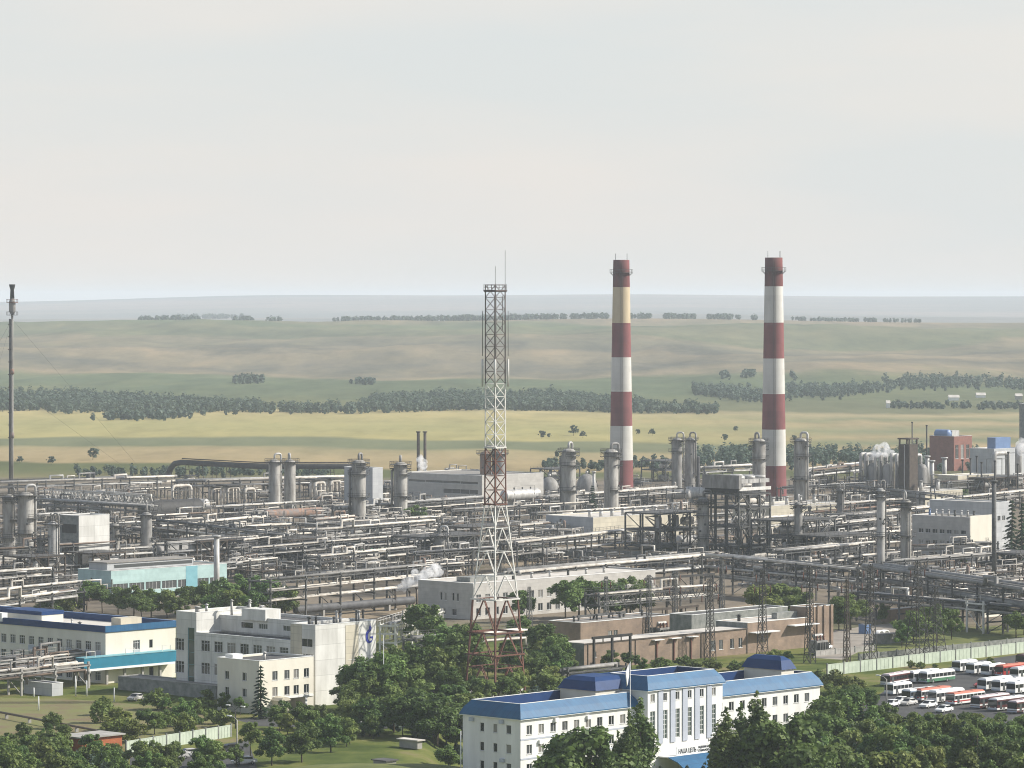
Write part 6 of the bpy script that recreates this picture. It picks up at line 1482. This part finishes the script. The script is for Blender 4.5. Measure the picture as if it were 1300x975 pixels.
place_bus('redall',1274,860,'dull red bus right of three short white buses')
place_bus('white',1293,863,'white-roofed bus right of the dull red bus')
place_bus('dark',1300,846,'dark bus at frame edge close under the fence')
place_bus('pink',1130,872,'lilac-roofed bus hidden behind the short white bus',.15)
def car(body):
    o=empty('parked_car',(0,0,0)); b=MB(); b.slab([(0,.35),(0,.75),(.95,.92),(3.6,.95),(4.3,.85),(4.35,.4),(4.2,.3),(.1,.3)],0,0,0) if False else None
    n=len(b.v); L,Wd=4.3,1.7
    pr=[(0,.35),(.02,.72),(1.0,.92),(1.7,1.42),(3.2,1.42),(3.9,.98),(4.28,.9),(4.3,.4)]
    b.slab(pr,0,0,0) if False else None
    k=len(pr)
    for y in (0,Wd): b.v+=[(x,y if z<.95 else (y+.18 if y==0 else y-.18),z) for x,z in pr]
    b.face(tuple(range(k))); b.face(tuple(reversed(range(k,2*k))))
    for i in range(k): j=(i+1)%k; b.face((j,i,k+i,k+j))
    b.build('body',M[body],o)
    b=MB(); b.box(1.5,3.45,.07,.13,.98,1.34); b.box(1.5,3.45,Wd-.13,Wd-.07,.98,1.34); b.build('side_window',M['glass'],o)
    b=MB(); b.quad((1.02,.2,.95),(1.02,Wd-.2,.95),(1.66,Wd-.25,1.39),(1.66,.25,1.39)); ob=b.build('windscreen',M['glass'],o); ob.location=(-.02,0,.02)
    for y in (.15,Wd-.45): b=MB(); b.box(-.03,.0,y,y+.3,.55,.7); b.build('headlight',M['lamp'],o)
    for x in (.8,3.4): wheel(o,x,.1,.31,.2); wheel(o,x,Wd-.1,.31,.2)
    return o
CP={'w':car('white_bus'),'b':car('black'),'g':car('alu'),'r':car('red_bus')}; uc={}
for k,px,py,l,da in (('b',1121,906,'black parked car at the foot of the tall lamp',0),('w',1131,899,'white car just right of the tall bus-park lamp',0.2),('w',1141,895,'white car in the middle of the short car row',.1),('g',1151,897,'silver car at right end of the short car row',.1),('w',1176,900,'white small van-like car before the grey-blue bus',.1),('w',1196,906,'white car half hidden by trees before red-roofed bus',.1),
    ('g',212,965,'silver car at left in the small car park',-.4),('b',266,958,'black car by the green white fence',-.4),('b',280,956,'second black car, nearest the single-arm lamp',-.4),('g',226,962,'pale grey car between silver and black cars',-.4),('w',297,972,'white car below the single-arm street lamp',-.4),('w',1046,826,'white pickup-like car beside square brick block',.2),('b',1036,829,'dark car left of the white car at brick block',.2),('r',1245,874,'red car half hidden between white bus rows',.1),('g',170,891,'silver car on lawn edge by concrete tank',.3)):
    o=CP[k] if k not in uc else copy_tree(CP[k]); uc[k]=1; o.location=at(px,py)+Vector((0,0,.02)); o.rotation_euler=(0,0,ANG+da); o.name='parked_car'; tag(o,l,'car','parked cars')
# buried pipe on low supports across the lower left lawn
a_=at(-20,903,0.6); b_=at(160,937,.6); a_.z=b_.z=0; d=b_-a_; o=empty('ground_pipeline',a_,math.atan2(d.y,d.x),'dark thin pipeline on short stubs across the lower left lawn','pipeline'); q=MB(); q.tube([(0,0,1.0),(d.length,0,1.0)],.22,n=7); q.build('pipe',M['pipeb'],o)
for i in range(7): q=MB(); q.box(d.length*i/6-.15,d.length*i/6+.15,-.3,.3,0,.79); q.build('stub',M['concrete'],o)
# barrel row and tank wagon-like objects on the right lawn
o=empty('pipe_ring',at(1114,814),ANG,'pair of big white concrete rings lying on the lawn','concrete ring')
for i in range(2):
    q=MB(); q.lathe([(1.3,0),(1.3,1.2),(1.05,1.2),(1.05,0)],n=18,caps=False); r_=q.build('ring',M['trim'],o); r_.location=(i*2.0,0,1.3); r_.rotation_euler=(PI/2,0,0)
o,L,W,h=plant('small blue-grey kiosk on gravel beside the dark pylon',(1100,793),805,1106,1090,'blueg','roofg',name='kiosk',cat='hut',drop=0)
o,L,W,h=plant('low dark shed with pale pillars on right lawn',(1122,806),818,1148,1108,'dconc','roofd',name='shed',cat='shed',drop=0)
o,L,W,h=plant('rust brown long low store under right pipe racks',(1130,774),790,1200,1118,'brick','roofl',name='storehouse',cat='building',drop=0)
o,L,W,h=plant('pale low store building by right braced rack',(1250,770),784,1282,1232,'cream','roofl',name='storehouse',cat='building',drop=0)
pole('red_cabinet_post','red and white signal panel on post left of works office','signal',1160,718,693,.12,'steel')
# distant pale sheds by the river wood on the right
for px,py,w_,h_,m_,l in ((1126,518,5,5,'white','tiny white house far off by the right river wood'),(1205,509,16,3.5,'trim','long low white greenhouse far off on the right'),(1240,506,14,3,'trim','pale far barn right of the long greenhouse'),(1290,508,10,4,'concrete','grey far barn at the right frame edge')):
    P=at(px,py); P.z=terr(P.x,P.y)-.2; h_*=.75; wd=w_*.8/scale_at(py); o=empty('farm_building',P,0,l,'farm building'); b=MB(); b.box(0,wd,0,8,0,h_); b.build('wall',M[m_],o); b=MB(); b.slab([(-.4,h_+.01),(4,h_+2),(8.4,h_+.01)],0,-.4,wd+.4); b.build('roof',M['roofl'],o)
# ================= steam =================
def steam(label,path,dens,seed):
    """closed soft body of drifting vapour: puffs joined along a path"""
    P0=path[0][0]; b=MB(); q=random.Random(seed); ME=bpy.data.metaballs.new('steam'); ME.resolution=.5; ME.threshold=.15
    fine=[]
    for (p,r),(p2,r2) in zip(path,path[1:]):
        for i in range(4): fine.append((p.lerp(p2,i/4),(r+(r2-r)*i/4)*(1 if len(fine) else .6)))
    fine.append((path[-1][0],path[-1][1]*.5))
    for p,r in fine:
        for k in range(2):
            e=ME.elements.new(); e.co=(p-P0)+Vector((q.uniform(-.7,.7)*r,q.uniform(-.7,.7)*r,q.uniform(-.7,.7)*r)); e.radius=r*q.uniform(.5,1.0)
    mo=bpy.data.objects.new('steam_tmp',ME); COL.objects.link(mo); dg=bpy.context.evaluated_depsgraph_get(); dg.update(); me=bpy.data.meshes.new_from_object(mo.evaluated_get(dg)); bpy.data.objects.remove(mo)
    me.materials.clear(); m=bpy.data.materials.new('steam'); m.use_nodes=True; nt=m.node_tree; nt.nodes.remove(nt.nodes['Principled BSDF']); pv=nt.nodes.new('ShaderNodeVolumePrincipled'); pv.inputs['Color'].default_value=(.97,.97,.97,1); pv.inputs['Anisotropy'].default_value=.2
    tc=nt.nodes.new('ShaderNodeTexCoord'); no=nt.nodes.new('ShaderNodeTexNoise'); no.inputs['Scale'].default_value=.55; no.inputs['Detail'].default_value=5; no.inputs['Roughness'].default_value=.65; nt.links.new(tc.outputs['Object'],no.inputs['Vector'])
    rp=nt.nodes.new('ShaderNodeMapRange'); rp.inputs[1].default_value=.40; rp.inputs[2].default_value=.68; rp.inputs[3].default_value=0; rp.inputs[4].default_value=dens; nt.links.new(no.outputs[0],rp.inputs[0]); nt.links.new(rp.outputs[0],pv.inputs['Density']); nt.links.new(pv.outputs[0],nt.nodes['Material Output'].inputs['Volume'])
    me.materials.append(m); o=bpy.data.objects.new('steam_plume',me); COL.objects.link(o); o.location=P0; tag(o,label,'steam',None,'stuff'); return o
def pth(*a): return [(at_d(px,py,D),r) for px,py,D,r in a]
def at_d(px,py,D): return Vector(((px-CX)/F*D,D,H-(py-HY)/F*D))
steam('white steam drifting right from a vent beside the grey laboratory building',pth((504,748,1000,.9),(510,746,1000,1.3),(518,742,1000,1.7),(528,736,1000,2.0),(538,729,1002,2.0),(550,725,1004,1.8),(563,724,1006,1.4)),1.3,3)
steam('thin vertical steam column before two brown smoke pipes',pth((537.5,628,1555,1.2),(537,618,1555,1.5),(536.5,608,1555,1.8),(536,598,1555,2.0),(535.5,588,1555,1.9),(535,579,1555,1.4)),1.3,5)
steam('white steam puff over grey vessel loops on the right',pth((1106,580,1660,2.0),(1113,573,1660,2.6),(1122,570,1660,2.6),(1134,574,1660,2.2)),.7,7)
steam('white steam cloud at the right frame edge',pth((1294,572,1720,2.5),(1300,565,1722,3),(1308,560,1724,3)),.7,9)
for px,yb,yt in ((502,775,750),(520,772,752),(529,770,748)): stack('vent_pipe',{502:'left one of three brown posts under the steam',520:'middle one of three brown posts under the steam',529:'right brown post touching the grey laboratory wall'}[px],'vent pipe',px,yb and yt,yb,2.6,'steelb')
for k in list(BP): 
    if k not in ub: pass
# ================= labels for the repeats =================
LMK=[('blue-roofed office',815,930),('emblem-walled white block',420,840),('cream annex',330,875),('blue-parapet cream block',90,815),('turquoise hall',200,735),('lattice mast foot',628,850),('lattice mast middle',628,700),('brick workshop',850,825),('square brick block',1042,800),('bus park',1210,880),('car park lamp',300,940),('orange brick hut',125,945),('concrete tank',205,878),('laboratory building',566,760),('white-roofed wing',730,745),('white garage',570,880),('lawn shelter',520,947),('pale green fence',1200,842),('works office',1205,680),('compressor hall',1175,615),('tall cooler frame',940,660),('dark tangled frame',825,690),('beige panel hall',790,660),('striped left chimney',789,600),('striped right chimney',983,600),('far twin columns',358,620),('thick ringed columns',482,630),('left column group',40,680),('cooler house',108,690),('big dark drum',215,640),('domed tanks',720,620),('slender column pair',868,590),('rusty beige column',1013,680),('pale narrow column',1118,670),('rusty-dripped wide column',1150,690),('bluish short column',559,695),('three-level white rack',430,725),('heavy big-pipe rack',770,715),('posted double rack',720,680),('lagged right rack',1215,735),('splayed pylons',1176,790),('substation house',775,800),('taller brick workshop',960,800),('tallest poplar',959,900),('red boiler house',1207,565),('ochre column',1066,650),('stained dark column',186,690),('field edge',640,540),('flagpole',487,850),('hidden tree-side sign canopy',875,950),('grassy mound',470,965),('low dark hall',930,775),('hall stack',275,710),('lilac hidden bus',1140,862),('braced right rack',1270,775),('second-row white buses',1270,870)]
buckets={}
for o,one,many,P in AUTO:
    px,py=pix(P)
    best=min(LMK,key=lambda l:(l[1]-px)**2+((l[2]-py)*1.5)**2); dx,dy=px-best[1],py-best[2]
    rel=('left of' if dx<0 else 'right of') if abs(dx)>1.3*abs(dy) else ('in front of' if dy>0 else 'behind')
    buckets.setdefault((one,many,rel,best[0]),[]).append((px,py,o))
ORD=['leftmost','second from left','third from left','fourth from left','fifth from left','sixth from left','seventh from left','eighth from left','ninth from left','tenth from left']
NUM={2:'two',3:'three',4:'four',5:'five',6:'six',7:'seven',8:'eight',9:'nine',10:'ten',11:'eleven',12:'twelve'}
def name_row(l,many,where,row=''):
    l.sort(key=lambda q:q[0]); n=len(l)
    for i,(px,py,o) in enumerate(l):
        w_='rightmost' if i==n-1 else ORD[min(i,9)]
        o['label']=f"{w_} of {many}, {row}, {where}" if row else f"{w_} of {NUM.get(n,str(n))} {many} {where}"
for (one,many,rel,lm),l in buckets.items():
    if len(l)==1: l[0][2]['label']=f"{one} {rel} the {lm}"; continue
    if len(l)<=6: name_row(l,many,f"{rel} the {lm}")
    else:
        l.sort(key=lambda q:q[1]); k=math.ceil(len(l)/6); c=math.ceil(len(l)/k); rows_=[l[i*c:(i+1)*c] for i in range(k)]
        nm=['back row','front row'] if k==2 else ['back row','middle row','front row'] if k==3 else [f"{w_} row" for w_ in ('rear','second','third','fourth','fifth','sixth','seventh')]
        for r_,w_ in zip(rows_,nm):
            if len(r_)==1: r_[0][2]['label']=f"{one} in {w_} {rel} the {lm}"
            elif r_: name_row(r_,many,f"{rel} {lm}",w_)
# a prototype that found no place in the picture is dropped
def drop(o):
    for c in list(o.children): drop(c)
    bpy.data.objects.remove(o)
for k in BP:
    if k not in ub: drop(BP[k])
for k in CP:
    if k not in uc: drop(CP[k])
for kind in TP:
    for i,o in enumerate(TP[kind]):
        if not usedp.get((kind,i)): drop(o)
for i,o in enumerate(FT):
    if not ft_used[i]: drop(o)
for i,o in enumerate(protos):
    if not used[i]: drop(o)
